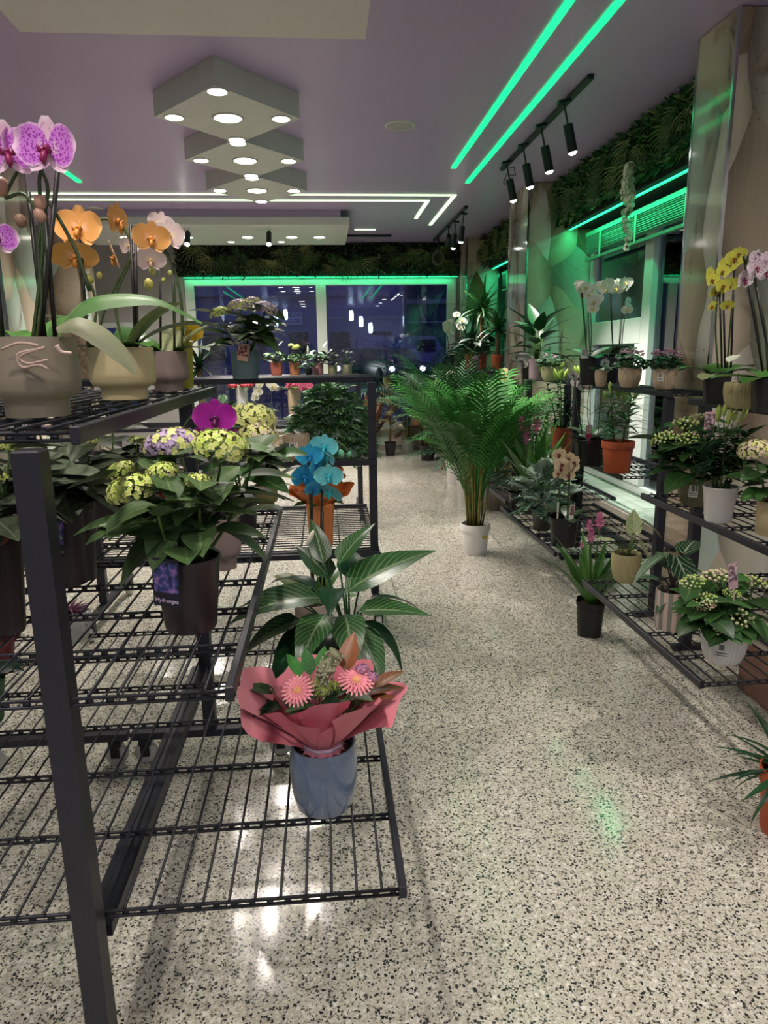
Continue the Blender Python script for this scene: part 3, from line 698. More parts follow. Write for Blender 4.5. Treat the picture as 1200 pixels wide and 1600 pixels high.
def soil_mesh(r): return MB().lathe([(r, -.004), (r*.7, .006), (r*.35, .0), (.001, .008)], 20, lambda a, i, rr: 1, False).mesh('soil', M_soil)
class Plant: pass
def ribbon_leaf(q, path, widths, mat, roll=.6, dy=0.):
    """long leaf along a pixel path, its face rolled towards the viewer; widths in metres"""
    pts = spline([q.rel(a[0], a[1], dy+(a[2] if len(a) > 2 else 0)) for a in path], 5); n_ = len(pts); mb = MB(); vs = []; uvs = []
    for i, p in enumerate(pts):
        t = i/(n_-1); d = (pts[min(i+1, n_-1)]-pts[max(0, i-1)]).normalized()
        side = Vector((0, math.cos(roll), math.sin(roll))); side = (side-d*side.dot(d)).normalized(); up = d.cross(side)
        f = t*(len(widths)-1); j = min(len(widths)-2, int(f)); w_ = widths[j]+(widths[j+1]-widths[j])*(f-j)
        for s_ in (-1, -.5, 0, .5, 1): vs.append(p+side*s_*w_/2+up*(-.25*abs(s_)*w_/2)); uvs.append((t, s_))
    mb.add(vs, [(i*5+j, i*5+j+1, (i+1)*5+j+1, (i+1)*5+j) for i in range(n_-1) for j in range(4)], uvs)
    return put('leaf', mb.mesh('leaf', mat), q.t)
def potted(name, label, cat, px, py, wpx, hpx, z=None, Y=None, kind='taper', mat=None, rz=None, group=None, rec=None):
    """pot whose base front edge shows at (px,py); standing on height z, or at depth Y when the shelf is seen edge-on"""
    q = Plant()
    if Y is None:
        g = atz(px, py, z); r = sz(wpx, g)/2; g = g+Vector((0, r*.8, 0))
        d = ray(px, py); g.x = CAMP.x+d.x/d.y*g.y
    else:
        g = aty(px, py, Y); r = sz(wpx, g)/2; g.z = z
    q.r = r; dr = (g-CAMP).normalized(); q.h = sz(hpx, g)/max(.6, math.sqrt(1-dr.z**2))
    q.loc = Vector((g.x, g.y, z)); q.Y = g.y
    q.t = thing(name, label, cat, q.loc, 0, group)
    q.pot = put('pot', pot_mesh(kind, r, q.h, mat), q.t, RZ(rz if rz is not None else .3))
    q.top = q.h*(rec or .88)
    q.soil = put('soil', soil_mesh(r*.905), q.t, T(0, 0, q.top))
    q.rel = lambda px_, py_, dy=0: aty(px_, py_, q.Y+dy)-q.loc
    q.rnd = random.Random(int(px*7+py*13)); q.px = px; q.py = py
    return q
def put_leaf(q, mesh, p, az, elev, size, roll=0., wide=1., name='leaf'): return put(name, mesh, q.t, LM(p, az, elev, size, roll, wide))
def stem_obj(q, pts, r, mat=None, name='stem', taper=.6): 
    n_ = len(pts); return put(name, MB().tube(pts, [r*(1-(1-taper)*i/(n_-1)) for i in range(n_)], 6).mesh(name, mat or M_stem), q.t)
# ---- flower pieces
FC = {}
def floret_head(ma, mb_, n_=150, seed=1, flat=.62, fs=.12):
    """mophead of four-petalled florets, unit radius"""
    k = ('mop', ma.name, mb_.name, n_, seed, flat)
    if k in FC: return FC[k]
    rnd = random.Random(seed); mb = MB()
    for i in range(n_):
        u = (i+.5)/n_; ph = math.acos(1-u*1.25); th = i*2.39996+rnd.uniform(-.2, .2)
        nrm = Vector((math.sin(ph)*math.cos(th), math.sin(ph)*math.sin(th), math.cos(ph)))
        p = Vector((nrm.x, nrm.y, nrm.z*flat))*rnd.uniform(.88, 1.04)
        Mx = T(p) @ nrm.to_track_quat('Z', 'Y').to_matrix().to_4x4() @ RZ(rnd.uniform(0, 1.6)) @ S(fs*rnd.uniform(.8, 1.2))
        mb.mi = 0 if rnd.random() < .6 else 1
        for j in range(4):
            B = Mx @ RZ(j*PI/2)
            mb.add([B @ Vector(v) for v in ((0, 0, -.1), (.46, .52, .2), (0, 1.05, -.05), (-.46, .52, .2))], [(0, 1, 2, 3)], [(0, 0), (.5, 1), (1, 0), (.5, -1)])
    FC[k] = mb.mesh('flower_head', [ma, mb_], True); return FC[k]
def bud_head(ma, mb_, n_=40, seed=2, flat=.55, bs=.11):
    k = ('bud', ma.name, mb_.name, n_, seed, flat)
    if k in FC: return FC[k]
    rnd = random.Random(seed); mb = MB()
    for i in range(n_):
        u = (i+.5)/n_; ph = math.acos(1-u*1.15); th = i*2.39996
        nrm = Vector((math.sin(ph)*math.cos(th), math.sin(ph)*math.sin(th), math.cos(ph)*flat))*rnd.uniform(.85, 1.08)
        mb.mi = 0 if rnd.random() < .65 else 1
        mb.sphere(nrm, bs*rnd.uniform(.7, 1.25), 6, 4)
    mb.mi = 2
    for i in range(7):
        a = i*.9; mb.tube([(0, 0, -.5), (.55*math.cos(a), .55*math.sin(a), .15)], .03, 4, False)
    FC[k] = mb.mesh('flower_head', [ma, mb_, M_stem], True); return FC[k]
def petal_part(mb, L, W, ang, cup=.2, n_=5, kind='petal', off=0., zsc=1):
    vs = []; uvs = []
    for i in range(n_+1):
        t = i/n_; w_ = W/2*pf(kind, t) if i else W*.10
        for s_ in (-1, -.5, 0, .5, 1):
            vs.append((s_*w_, -off+cup*L*(t*t*.8+.5*abs(s_)**2*t)*-1, L*t)); uvs.append((t, s_))
    vs = [RY(ang) @ Vector(v) for v in vs]
    mb.add(vs, [(i*5+j, i*5+j+1, (i+1)*5+j+1, (i+1)*5+j) for i in range(n_) for j in range(4)], uvs)
def blossom_mesh(pm, var=0):
    """moth orchid blossom facing -Y, about 1 across"""
    pm, sm = pm if isinstance(pm, tuple) else (pm, pm)
    k = ('blossom', pm.name, sm.name, var)
    if k in FC: return FC[k]
    mb = MB(); mb.mi = 1; c = (.16, .05, -.12)[var]
    petal_part(mb, .47, .34, 0, .05+c*.3, off=0); petal_part(mb, .46, .32, 2.35, .10, off=0); petal_part(mb, .46, .32, -2.35, .10, off=0)
    mb.mi = 0; petal_part(mb, .55, .66, 1.42, .02+c, off=.012); petal_part(mb, .55, .66, -1.42, .02+c, off=.012)
    FC[k] = mb.mesh('blossom', [pm, sm]); return FC[k]
def lip_mesh(lm):
    k = ('lip', lm.name)
    if k in FC: return FC[k]
    mb = MB()
    mb.sphere((0, -.06, -.0), .055, 8, 6, (1, 1.2, 1))
    mb.tube([(0, -.04, -.03), (0, -.13, -.10), (0, -.17, -.2), (0, -.13, -.27)], [.03, .055, .06, .012], 8)
    for s_ in (-1, 1): mb.tube([(0, -.05, -.05), (s_*.09, -.12, -.05), (s_*.10, -.17, .03)], [.03, .045, .008], 6)
    FC[k] = mb.mesh('lip', lm); return FC[k]
def blossom(q, p, size, pm, lm, yaw=0., pitch=0., roll=0., var=0):
    b = put('blossom', blossom_mesh(pm, var), q.t, T(p) @ RZ(yaw) @ RX(pitch) @ RY(roll) @ S(size))
    put('lip', lip_mesh(lm), b); return b
def bud(q, p, r, mat, nm='bud'):
    put(nm, MB().sphere((0, 0, 0), r, 10, 7, (1, 1, 1.3)).mesh('bud', mat), q.t, T(p) @ RX(.5) @ RY(q.rnd.uniform(-.5, .5)))
CARD = {}
def card(q, p, w_, h_, mats, yaw=0., lean=-.1, roll=0., stick=0., nm='plant_tag'):
    mb = MB().box((-w_/2, -.0006, 0), (w_/2, .0006, h_))
    if stick: mb.box((-.002, -.001, -stick), (.002, .001, .002))
    c = put(nm, mb.mesh(nm, mats[0], False), q.t, T(p) @ RZ(yaw) @ RX(lean) @ RY(roll))
    if len(mats) > 1:
        put('print', MB().box((-w_*.44, -.0012, h_*.30), (w_*.44, -.0007, h_*.93)).mesh('print', mats[1], False), c)
    if len(mats) > 2:
        put('caption', text(mats[2][0], w_*mats[2][1], mats[2][2], 'caption'), c, T(0, -.0012, h_*.13) @ RX(PI/2) @ S(1, 1, .1))
    return c
def picture_mat(name, stops, scale=40):
    k = ('pic', name)
    if k not in MC:
        n = NT('picture_'+name); n.base(n.ramp(n.noise(n.coord(), scale, 3), stops)).pr(.3); MC[k] = n.mat
    return MC[k]
def label_sticker(q, az, zf, w_, h_, mat=None, tilt=0):
    """printed paper label wrapped on the pot"""
    r = q.r*1.035; mb = MB(); n_ = 5; dv = w_/r
    vs = []
    for i in range(n_+1):
        a = az+dv*(i/n_-.5)
        for zz in (0, h_): vs.append((r*math.cos(a), r*math.sin(a), q.h*zf+zz))
    mb.add(vs, [(2*i, 2*i+2, 2*i+3, 2*i+1) for i in range(n_)])
    l = put('paper_label', mb.mesh('paper_label', plain('efece6', .5), False), q.t)
    for k, (za, zb, wa) in enumerate(((.5, .85, .35), (.28, .36, .8), (.14, .2, .8))):
        mb = MB(); vs = []
        for i in range(n_+1):
            a = az+dv*wa*(i/n_-.5)
            for zz in (za, zb): vs.append(((r+.0008)*math.cos(a), (r+.0008)*math.sin(a), q.h*zf+h_*zz))
        mb.add(vs, [(2*i, 2*i+2, 2*i+3, 2*i+1) for i in range(n_)])
        put('print_line', mb.mesh('print_line', plain('77777a', .5), False), l)
# ---- leaf materials
L_hyd = leafm('2a4022', '4d683c', '8fa06c', .35, .45)
L_hyd2 = leafm('1f3a1d', '35602c', '7d9a5c', .35, .42)
L_hydp = leafm('343c2c', '5a6450', '949a7c', .3, .45)
L_orch = leafm('2d5524', '47752f', '6f9a4a', .15, .35, 3)
L_orchd = leafm('1c2a18', '33402a', '55603f', .15, .35, 3)
L_pale = leafm('6d7a4a', 'a7a883', 'c9c6a2', .15, .4, 3)
L_lily = leafm('1d4220', '35642c', '5f8a45', .2, .4, 3)
L_lilyd = leafm('122e1a', '1f4626', '3f6a3a', .2, .4, 3)
L_peace = leafm('12301a', '285226', 'a9b98c', .45, .3, 11)
L_peaced = leafm('0f2d1a', '1c4a28', '3d6a45', .25, .3, 11)
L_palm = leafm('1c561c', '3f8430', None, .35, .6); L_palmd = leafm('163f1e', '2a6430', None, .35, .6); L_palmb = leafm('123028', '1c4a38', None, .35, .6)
L_curc = leafm('2b5a24', '4d8034', '76a050', .25, .4, 3)
L_aloc = leafm('1a3422', '2f5436', 'c5d3b4', .85, .35, 7)
L_silver = leafm('5a7468', '8fa896', 'b7c4b0', .3, .6); L_silverd = leafm('3c5a48', '5f7f66', None)
L_ficus = leafm('7c7c50', 'b9b488', 'd9d2a8', .55, .35, 12, 9)
L_fern = leafm('5c8a58', '8ab47c', None, .35, .55); L_ferng = leafm('7c9a88', 'a6bea8', None, .35, .55)
L_dark = leafm('0f2416', '1b3a22', None); L_bego = leafm('183a22', '2c5a34', '4d7a4d', .2, .5)
L_trad = leafm('3c1230', '641f48', '9a5a80', .4, .45, 4); L_bron = leafm('5a2f1c', '8a4a2a', '6a7a3a', .4, .4, 5)
L_yuc = leafm('18401f', '2f6430', '7d944a', .3, .4, 2)
# ---- flower materials
F_cream = petalm('c8cf7a', 'dfe08a', 'e9e6ae'); F_lime = petalm('a9c04e', 'c3d464', 'd6dd86'); F_lilac = petalm('d9c9cf', 'b79ac6', 'c9b4d6')
F_blush = petalm('dcd8a0', 'e6cdb4', 'e9c4b6'); F_budc = plain('dfdca6', .5); F_budg = plain('b9cc6e', .5); F_budp = plain('e3c9b0', .5)
# ---- species
def hydrangea(q, heads, lm, lsize, skirt=12, extra=3, hm=(F_lime, F_cream), spread=1.0, headkind='mop', lmat2=None, hgt=None):
    rnd = q.rnd; top = Vector((0, 0, q.top)); tips = []
    for hd in heads:
        px, py, wpx = hd[:3]; dy = hd[3] if len(hd) > 3 else rnd.uniform(-.05, .05); mats = hd[4] if len(hd) > 4 else hm
        p = q.rel(px, py, dy); r = sz(wpx, q.loc+p)/2
        hk = floret_head(*mats, 170, int(px) % 5) if headkind == 'mop' else bud_head(*mats, 40, int(px) % 4)
        out = Vector((p.x, p.y, 0)); tilt = min(.7, out.length*2.2); az = math.atan2(out.y, out.x)
        put('flower_head', hk, q.t, T(p) @ RZ(az) @ RY(tilt) @ RZ(-az) @ RZ(rnd.uniform(0, 6)) @ S(r, r, r*1.0), kind='stuff')
        tips.append((p-Vector((0, 0, r*.15)), 1))
    zt = hgt or (max(p.z for p, _ in tips) if tips else .25)
    for k in range(extra):
        a = rnd.uniform(0, 2*PI); d = rnd.uniform(.4, 1)*lsize*1.1*spread
        tips.append((Vector((d*math.cos(a), d*math.sin(a), q.top+(zt-q.top)*rnd.uniform(.55, .9))), 0))
    ms = [leaf(lm, 'ovate', .5, .22, .62, 7), leaf(lm, 'ovate', .95, .16, .66, 7), leaf(lmat2 or lm, 'ovate', .3, .3, .58, 7)]
    for p, hasf in tips:
        b = top+Vector((p.x*.18+rnd.uniform(-.02, .02), p.y*.18+rnd.uniform(-.02, .02), 0))
        c = curve(b, p, Vector((p.x*.25, p.y*.25, -.0))); stem_obj(q, c, .0045)
        th = rnd.uniform(0, PI)
        for j, t in enumerate((.5, .72, .92) if hasf else (.5, .78, 1.0)):
            pt = c[min(len(c)-1, round(t*(len(c)-1)))]
            for s_ in (0, PI):
                sz_ = lsize*rnd.uniform(.8, 1.15)*(1.0 if j else 1.1)
                put_leaf(q, rnd.choice(ms), pt, th+s_+rnd.uniform(-.35, .35), rnd.uniform(-.15, .45), sz_, rnd.uniform(-.35, .35))
            th += PI/2
    for k in range(skirt):
        a = 2*PI*k/max(1, skirt)+rnd.uniform(-.25, .25)
        p = top+Vector((.3*q.r*math.cos(a), .3*q.r*math.sin(a), rnd.uniform(.02, .35)*(zt-q.top)))
        c = p+Vector((.5*q.r*math.cos(a), .5*q.r*math.sin(a), .03))
        put_leaf(q, ms[1] if k % 2 else ms[0], c, a, rnd.uniform(-.25, .3), lsize*rnd.uniform(.95, 1.3), rnd.uniform(-.3, .3))
def orchid(q, stems=(), blooms=(), stakes=(), leaves=(), buds=(), pm=None, lm=None, lmat=None, sr=.0042, smat=None, budm=None, leafasp=.42, lbend=1.0):
    top = q.top
    for k, st in enumerate(stems):
        pts = [q.rel(*a) for a in st]; stem_obj(q, spline(pts, 4), sr, smat or M_stemd, 'flower_stem', .7)
    for a, b in stakes:
        A, B = q.rel(*a), q.rel(*b); put('stake', MB().tube([A, B], sr*1.05, 6).mesh('stake', M_stake), q.t)
    for bl in blooms:
        px, py, w_ = bl[:3]; yaw, pit, rol, var = (list(bl[3:])+[0, 0, 0, 0][len(bl)-3:])[:4]
        mats = (pm, lm) if len(bl) < 9 else bl[8]
        dy = bl[7] if len(bl) > 7 else q.rnd.uniform(-.02, .02)
        p = q.rel(px, py, dy-.02); blossom(q, p, sz(w_, q.loc+p), mats[0], mats[1], yaw, pit, rol, int(var))
    for px, py, w_ in buds: p = q.rel(px, py); bud(q, p, sz(w_, q.loc+p)/2, budm or M_stem)
    for lf in leaves:
        az, el, L = lf[:3]; m = lf[3] if len(lf) > 3 else (lmat or L_orch); bd = lf[4] if len(lf) > 4 else lbend
        put_leaf(q, leaf(m, 'strap', bd, .18, leafasp, 9), Vector((.02*math.cos(az), .02*math.sin(az), top)), az, el, L)
def auto_orchid(q, pm, lm, path, n_, wpx, lmat=None, spread=10, stake=True, nleaf=5, L=.17, smat=None):
    """an arching spray: path in pixels from pot up, blossoms along the last part"""
    rnd = q.rnd; pts = [q.rel(*a) for a in path]; sp = spline(pts, 5); stem_obj(q, sp, .0035, smat or M_stemd, 'flower_stem')
    if stake: put('stake', MB().tube([pts[0], pts[-2] if len(pts) > 2 else pts[-1]], .003, 5).mesh('stake', M_stake), q.t)
    m = len(path); a = path[-2]; b = path[-1]
    for k in range(n_):
        t = k/max(1, n_-1); px = a[0]+(b[0]-a[0])*t+rnd.uniform(-spread, spread)*.6; py = a[1]+(b[1]-a[1])*t+rnd.uniform(-spread, spread)*.6
        p = q.rel(px, py, rnd.uniform(-.04, .02)); blossom(q, p, sz(wpx, q.loc+p)*rnd.uniform(.85, 1.1), pm, lm, rnd.uniform(-.7, .7), rnd.uniform(-.2, .3), rnd.uniform(-.3, .3), rnd.choice((0, 1)))
    for k in range(nleaf):
        az = k*2.4+rnd.uniform(-.3, .3); put_leaf(q, leaf(lmat or L_orch, 'strap', 1.0, .18, .42, 8), Vector((0, 0, q.top)), az, rnd.uniform(.4, .9), L*rnd.uniform(.8, 1.15))
def lily(q, nst, H, lm, L=.11, budpx=(), nlf=26, budr=1., lean=.03, bm=None, asp=.17):
    rnd = q.rnd; ms = [leaf(lm, 'lance', .5, .2, asp, 6), leaf(lm, 'lance', 1.0, .2, asp, 6)]
    for k in range(nst):
        a = 2*PI*k/nst+.4; b = Vector((.35*q.r*math.cos(a), .35*q.r*math.sin(a), q.top)); e = b+Vector((lean*math.cos(a)*2, lean*math.sin(a)*2, H*rnd.uniform(.9, 1.05)))
        c = curve(b, e, (0, 0, 0), 6); stem_obj(q, c, .005, M_stem)
        for j in range(nlf):
            t = .18+.8*(j/nlf); p = b.lerp(e, t); az = j*2.4+k
            put_leaf(q, rnd.choice(ms), p, az, rnd.uniform(.0, .5)+.5*max(0, t-.8)*3, L*rnd.uniform(.75, 1.15)*(1.15-.4*t), rnd.uniform(-.2, .2))
        if not budpx:
            for j in range(4):
                az = j*PI/2+k; put('bud', bud_mesh(bm), q.t, T(e+Vector((.02*math.cos(az), .02*math.sin(az), .01))) @ RZ(az) @ RY(.35) @ S(.06*budr))
    for (px, py, h_, rl) in budpx:
        p = q.rel(px, py); s_ = sz(h_, q.loc+p); put('bud', bud_mesh(bm), q.t, T(p-Vector((0, 0, s_/2))) @ RY(rl) @ S(s_))
        stem_obj(q, [Vector((p.x*.5, p.y*.5, p.z-s_*1.6)), p-Vector((0, 0, s_*.5))], .003, M_stem, 'bud_stalk')
M_bud = leafm('8aa83c', 'b9cc66', 'd6dd90', .3, .45, 1)
def bud_mesh(m=None):
    m = m or M_bud; k = ('lbud', m.name)
    if k not in FC:
        FC[k] = MB().lathe([(.02, 0), (.09, .08), (.15, .3), (.17, .55), (.13, .8), (.05, .96), (.01, 1.0)], 12, lambda a, i, r: 1+.12*math.cos(3*a)).mesh('bud', m)
    return FC[k]
def palm_frond(mat, L, droop, n_=20, seed=0, lw=.012, ll=.3, vee=.5):
    k = ('frond', mat.name, L, droop, n_, seed, ll)
    if k in FC: return FC[k]
    rnd = random.Random(seed); mb = MB(); pts = []; y = z = 0.
    N = 14; a0 = R(78)
    for i in range(N+1):
        t = i/N; a = a0-droop*t**1.4; pts.append(Vector((0, y, z))); y += math.cos(a)*L/N; z += math.sin(a)*L/N
    mb.tube(pts, [.006*(1-.8*i/N) for i in range(N+1)], 5, False)
    for i in range(n_):
        t = .32+.68*i/(n_-1); f = t*N; j = min(N-1, int(f)); p = pts[j].lerp(pts[j+1], f-j); d = (pts[j+1]-pts[j]).normalized()
        l = L*ll*(1-.55*abs(t-.55)/.45)*rnd.uniform(.9, 1.1)
        for s_ in (-1, 1):
            o = Vector((s_*.8, 0, 0))+d*.75+Vector((0, 0, vee*.35)); o.normalize(); u = d.cross(o).normalized()
            wd = o.cross(u).normalized()*lw
            q1 = p+o*l*.5+Vector((0, 0, -.03*l)); q2 = p+o*l+Vector((0, 0, -.28*l))
            mb.add([p-wd*.3, p+wd*.3, q1+wd, q1-wd, q2], [(0, 1, 2, 3), (3, 2, 4)], [(0, -1), (0, 1), (.5, 1), (.5, -1), (1, 0)])
    FC[k] = mb.mesh('frond', mat, False); return FC[k]
def palm(q, n_, H, mat, cane=.4, spreadr=.5, ncane=12, tilt=(.05, .5), ll=.3, azs=None, dr=(1.0, 1.5)):
    rnd = q.rnd; fr = [palm_frond(mat, 1.0, d, 20, s_, .010, ll) for s_, d in ((1, dr[0]), (2, (dr[0]+dr[1])/2), (3, dr[1]))]
    for k in range(ncane):
        a = rnd.uniform(0, 6.28); d = q.r*spreadr*rnd.uniform(.2, 1); b = Vector((d*math.cos(a), d*math.sin(a), q.top))
        e = b+Vector((.06*math.cos(a), .06*math.sin(a), cane*rnd.uniform(.7, 1.15)))
        stem_obj(q, [b, b.lerp(e, .5), e], .007, M_cane, 'cane', .7)
    for k in range(n_):
        a = azs[k] if azs and k < len(azs) else k*2.4+rnd.uniform(-.3, .3); d = q.r*spreadr*rnd.uniform(0, .7)
        z = q.top+cane*rnd.uniform(.25, .95)*(1 if k % 3 else .6)
        p = Vector((d*math.cos(a), d*math.sin(a), z)); s_ = (H-z)*rnd.uniform(.85, 1.15)*1.1
        put('frond', rnd.choice(fr), q.t, T(p) @ RZ(a-PI/2) @ RX(-rnd.uniform(*tilt)) @ S(max(.15, s_)))
def rosette(q, c, n_, L, mat, asp=.12, bend=(.4, 1.2), elev=(-.2, 1.3), kind='grass', name='leaf'):
    rnd = q.rnd; ms = [leaf(mat, kind, b, .3, asp, 7) for b in (bend[0], (bend[0]+bend[1])/2, bend[1])]
    for k in range(n_):
        t = k/n_; put_leaf(q, rnd.choice(ms), c, k*2.4+rnd.uniform(-.2, .2), elev[0]+(elev[1]-elev[0])*t, L*rnd.uniform(.8, 1.1), 0, 1, name)
def bushy(q, n_, mat, L, R_, H, kind='ovate', asp=.55, mat2=None, z0=None, bend=.5, name='leaf', el=(-.3, .6)):
    """dome of leaves around a short stem"""
    rnd = q.rnd; ms = [leaf(mat, kind, bend*.6, .2, asp, 6), leaf(mat2 or mat, kind, bend*1.4, .2, asp, 6)]; z0 = q.top if z0 is None else z0
    for k in range(n_):
        t = (k+.5)/n_; a = k*2.4; ph = math.acos(t); d = R_*math.sin(ph)*rnd.uniform(.5, 1); z = z0+H*math.cos(ph)*rnd.uniform(.75, 1)
        p = Vector((d*math.cos(a), d*math.sin(a), z)); put_leaf(q, rnd.choice(ms), p, a+rnd.uniform(-.5, .5), el[0]+(el[1]-el[0])*(1-t)+rnd.uniform(-.2, .2), L*rnd.uniform(.75, 1.2), rnd.uniform(-.4, .4), 1, name)
        if k % 5 == 0: stem_obj(q, [Vector((d*.15*math.cos(a), d*.15*math.sin(a), q.top)), p], .003, M_stem)
def clusters(q, n_, mats, r, R_, z, seed=1, nn=40):
    rnd = q.rnd
    for k in range(n_):
        a = k*2.4+.5; d = R_*math.sqrt((k+.5)/n_)
        put('flower_cluster', floret_head(*mats, nn, k % 3, .6, .3), q.t, T(d*math.cos(a), d*math.sin(a), z+rnd.uniform(-.02, .018)-.3*d) @ RZ(k) @ RX(rnd.uniform(-.6, .6)) @ S(r*rnd.uniform(.8, 1.2)), kind='stuff')
def pinnate(mat, seed=0, n_=7, asp=.5, lobe=.15, bend=.8):
    k = ('pin', mat.name, seed, n_, asp)
    if k in FC: return FC[k]
    mb = MB(); y = z = 0.; pts = []; N = 10
    for i in range(N+1):
        a = .3-bend*(i/N); pts.append(Vector((0, y, z))); y += math.cos(a)/N; z += math.sin(a)/N
    mb.tube(pts, .008, 4, False); rnd = random.Random(seed)
    for i in range(n_+1):
        t = .22+.78*i/n_; f = t*N*.999; j = int(f); p = pts[j].lerp(pts[j+1], f-j); l = asp*(1-.7*abs(t-.5)/.5*.8)*rnd.uniform(.85, 1.15)
        for s_ in ((-1, 1) if i < n_ else (0,)):
            o = Vector((s_*.85, .55 if s_ else 1, .1)).normalized(); wd = Vector((-o.y, o.x, 0)).normalized()*lobe*.5
            m_ = p+o*l*.5+Vector((0, 0, .03)); e = p+o*l+Vector((0, 0, -.06))
            mb.add([p-wd*.5, p+wd*.5, m_+wd, m_, m_-wd, e], [(0, 1, 2, 3), (0, 3, 4), (3, 2, 5), (4, 3, 5)])
    FC[k] = mb.mesh('leaf', mat, False); return FC[k]
def ferny(q, n_, mats, L, R_, H, z0=None, squash=1., el=(-.3, .7)):
    rnd = q.rnd; ms = [pinnate(m, k) for k, m in enumerate(mats)]; z0 = q.top if z0 is None else z0
    for k in range(n_):
        t = (k+.5)/n_; a = k*2.4; ph = math.acos(t); d = R_*math.sin(ph)*rnd.uniform(.45, 1); z = z0+H*math.cos(ph)*rnd.uniform(.7, 1)
        put('leaf', rnd.choice(ms), q.t, T(d*math.cos(a), d*math.sin(a)*squash, z) @ RZ(a-PI/2+rnd.uniform(-.5, .5)) @ RX(el[0]+(el[1]-el[0])*(1-ph/1.57)+rnd.uniform(-.3, .3)) @ RY(rnd.uniform(-.4, .4)) @ S(L*rnd.uniform(.75, 1.2)))
def filler(q, n_, mats, L, R_, H, z0, squash=1.):
    """dense small leaflets joined into one mass, too fine to pick apart"""
    rnd = q.rnd; mb = MB()
    for k in range(n_):
        t = (k+.5)/n_; a = k*2.39996; ph = math.acos(t); d = R_*math.sin(ph)*rnd.uniform(.7, 1.05); z = z0+H*math.cos(ph)*rnd.uniform(.75, 1.03)
        Mx = T(d*math.cos(a), d*math.sin(a)*squash, z) @ RZ(a-PI/2+rnd.uniform(-.9, .9)) @ RX(rnd.uniform(-.6, .8)) @ RY(rnd.uniform(-.6, .6)) @ S(L*rnd.uniform(.7, 1.3))
        mb.mi = rnd.randrange(len(mats))
        for aa in (-.9, -.45, 0, .45, .9):
            B = Mx @ RZ(aa); mb.add([B @ Vector(v) for v in ((0, 0, 0), (.14, .5, .05), (0, 1, -.1), (-.14, .5, .05))], [(0, 1, 2, 3)])
    put('foliage', mb.mesh('foliage', mats, False), q.t, kind='stuff')
def paper_wrap(q, mat, z0, h_, r0, r1, n_=8, seed=1, skew=(0, 0), pw=1.25, front=1.):
    """separate flaring sheets with pointed corners"""
    rnd = random.Random(seed)
    for k in range(n_):
        a0 = 2*PI*k/n_+rnd.uniform(-.12, .12); half = PI/n_*1.8; mb = MB(); vs = []; uvs = []; nu, nt = 8, 7
        hh = h_*rnd.uniform(.85, 1.18); rr = r1*rnd.uniform(.88, 1.12)*(front+(1-front)*max(abs(math.cos(a0)), max(0, math.sin(a0))*.7)); tw = rnd.uniform(-.35, .35)
        for i in range(nt+1):
            t = i/nt
            for j in range(nu+1):
                u = 2*j/nu-1; a = a0+half*u*(.55+.45*t)+tw*.3*t
                pt = (1-.20*abs(u-tw)**1.4)
                r = r0+(rr-r0)*(t**pw)*(1-.10*abs(u))+.012*math.sin(u*4+k)*t+.006*(k % 2)
                z = z0+hh*t*pt-(.35*hh*t**3*(rr/r1-.6) if k % 3 == 0 else 0)
                vs.append((r*math.cos(a)+skew[0]*t, r*math.sin(a)+skew[1]*t, z)); uvs.append((t, u))
        mb.add(vs, [(i*(nu+1)+j, i*(nu+1)+j+1, (i+1)*(nu+1)+j+1, (i+1)*(nu+1)+j) for i in range(nt) for j in range(nu)], uvs)
        put('paper_sheet', mb.mesh('paper_sheet', mat), q.t)
def gerbera(q, p, r, mat, cmat, yaw=0., pitch=-.6):
    k = ('gerb', mat.name)
    if k not in FC:
        mb = MB()
        for lay, (nn, L, up) in enumerate(((22, 1.0, .12), (19, .84, .24), (16, .45, .26))):
            for i in range(nn):
                Mx = RZ(2*PI*i/nn+lay*.1); w_ = .085*(1 if lay < 2 else .7)
                mb.add([Mx @ Vector(v) for v in ((-.02, .12, .0), (.02, .12, .0), (w_, L*.6, up), (0, L*.62, up-.03), (-w_, L*.6, up), (w_*.5, L*.97, up*.6), (-w_*.5, L*.97, up*.6), (0, L, up*.55))],
                       [(0, 1, 2, 3), (0, 3, 4), (3, 2, 5, 7), (4, 3, 7, 6)], [(0, -1), (0, 1), (.6, 1), (.6, 0), (.6, -1), (1, .7), (1, -.7), (1, 0)])
        FC[k] = mb.mesh('gerbera', mat)
    g = put('gerbera', FC[k], q.t, T(p) @ RZ(yaw) @ RX(-pitch) @ S(r))
    put('flower_centre', MB().lathe([(.24, .18), (.2, .27), (.1, .26), (.001, .24)], 16, lambda a, i, rr: 1+.08*math.sin(8*a), False).mesh('flower_centre', cmat), g)
# ================================================================== PLANTS ON THE NEAR LEFT RACK
P_taupe = plain('8b8070', .45, 0, .05); P_cream = plain('cdbd92', .4, 0, .04); P_mauve = plain('8c7a76', .45, 0, .05)
P_plum = plain('2c2128', .4, 0, .08); P_blk = plain('1b1a1d', .45, 0, .1); P_terra = plain('b4522c', .6, 0, .08); P_wht = plain('e6e2e0', .35, 0, .03)
P_beige = plain('c2ab90', .5, 0, .05); P_olive = plain('8f8b6c', .5, 0, .05); P_yel = plain('b9ad80', .5, 0, .05); P_lilac = plain('b99aa8', .45, 0, .04)
P_blue = NT('blue_glaze'); f_ = P_blue.noise(P_blue.coord(), 6, 4); P_blue.base(P_blue.ramp(f_, [(.3, '5a6a86'), (.7, '74839c')])).pr(.16, 0, .6, .4); P_blue = P_blue.mat
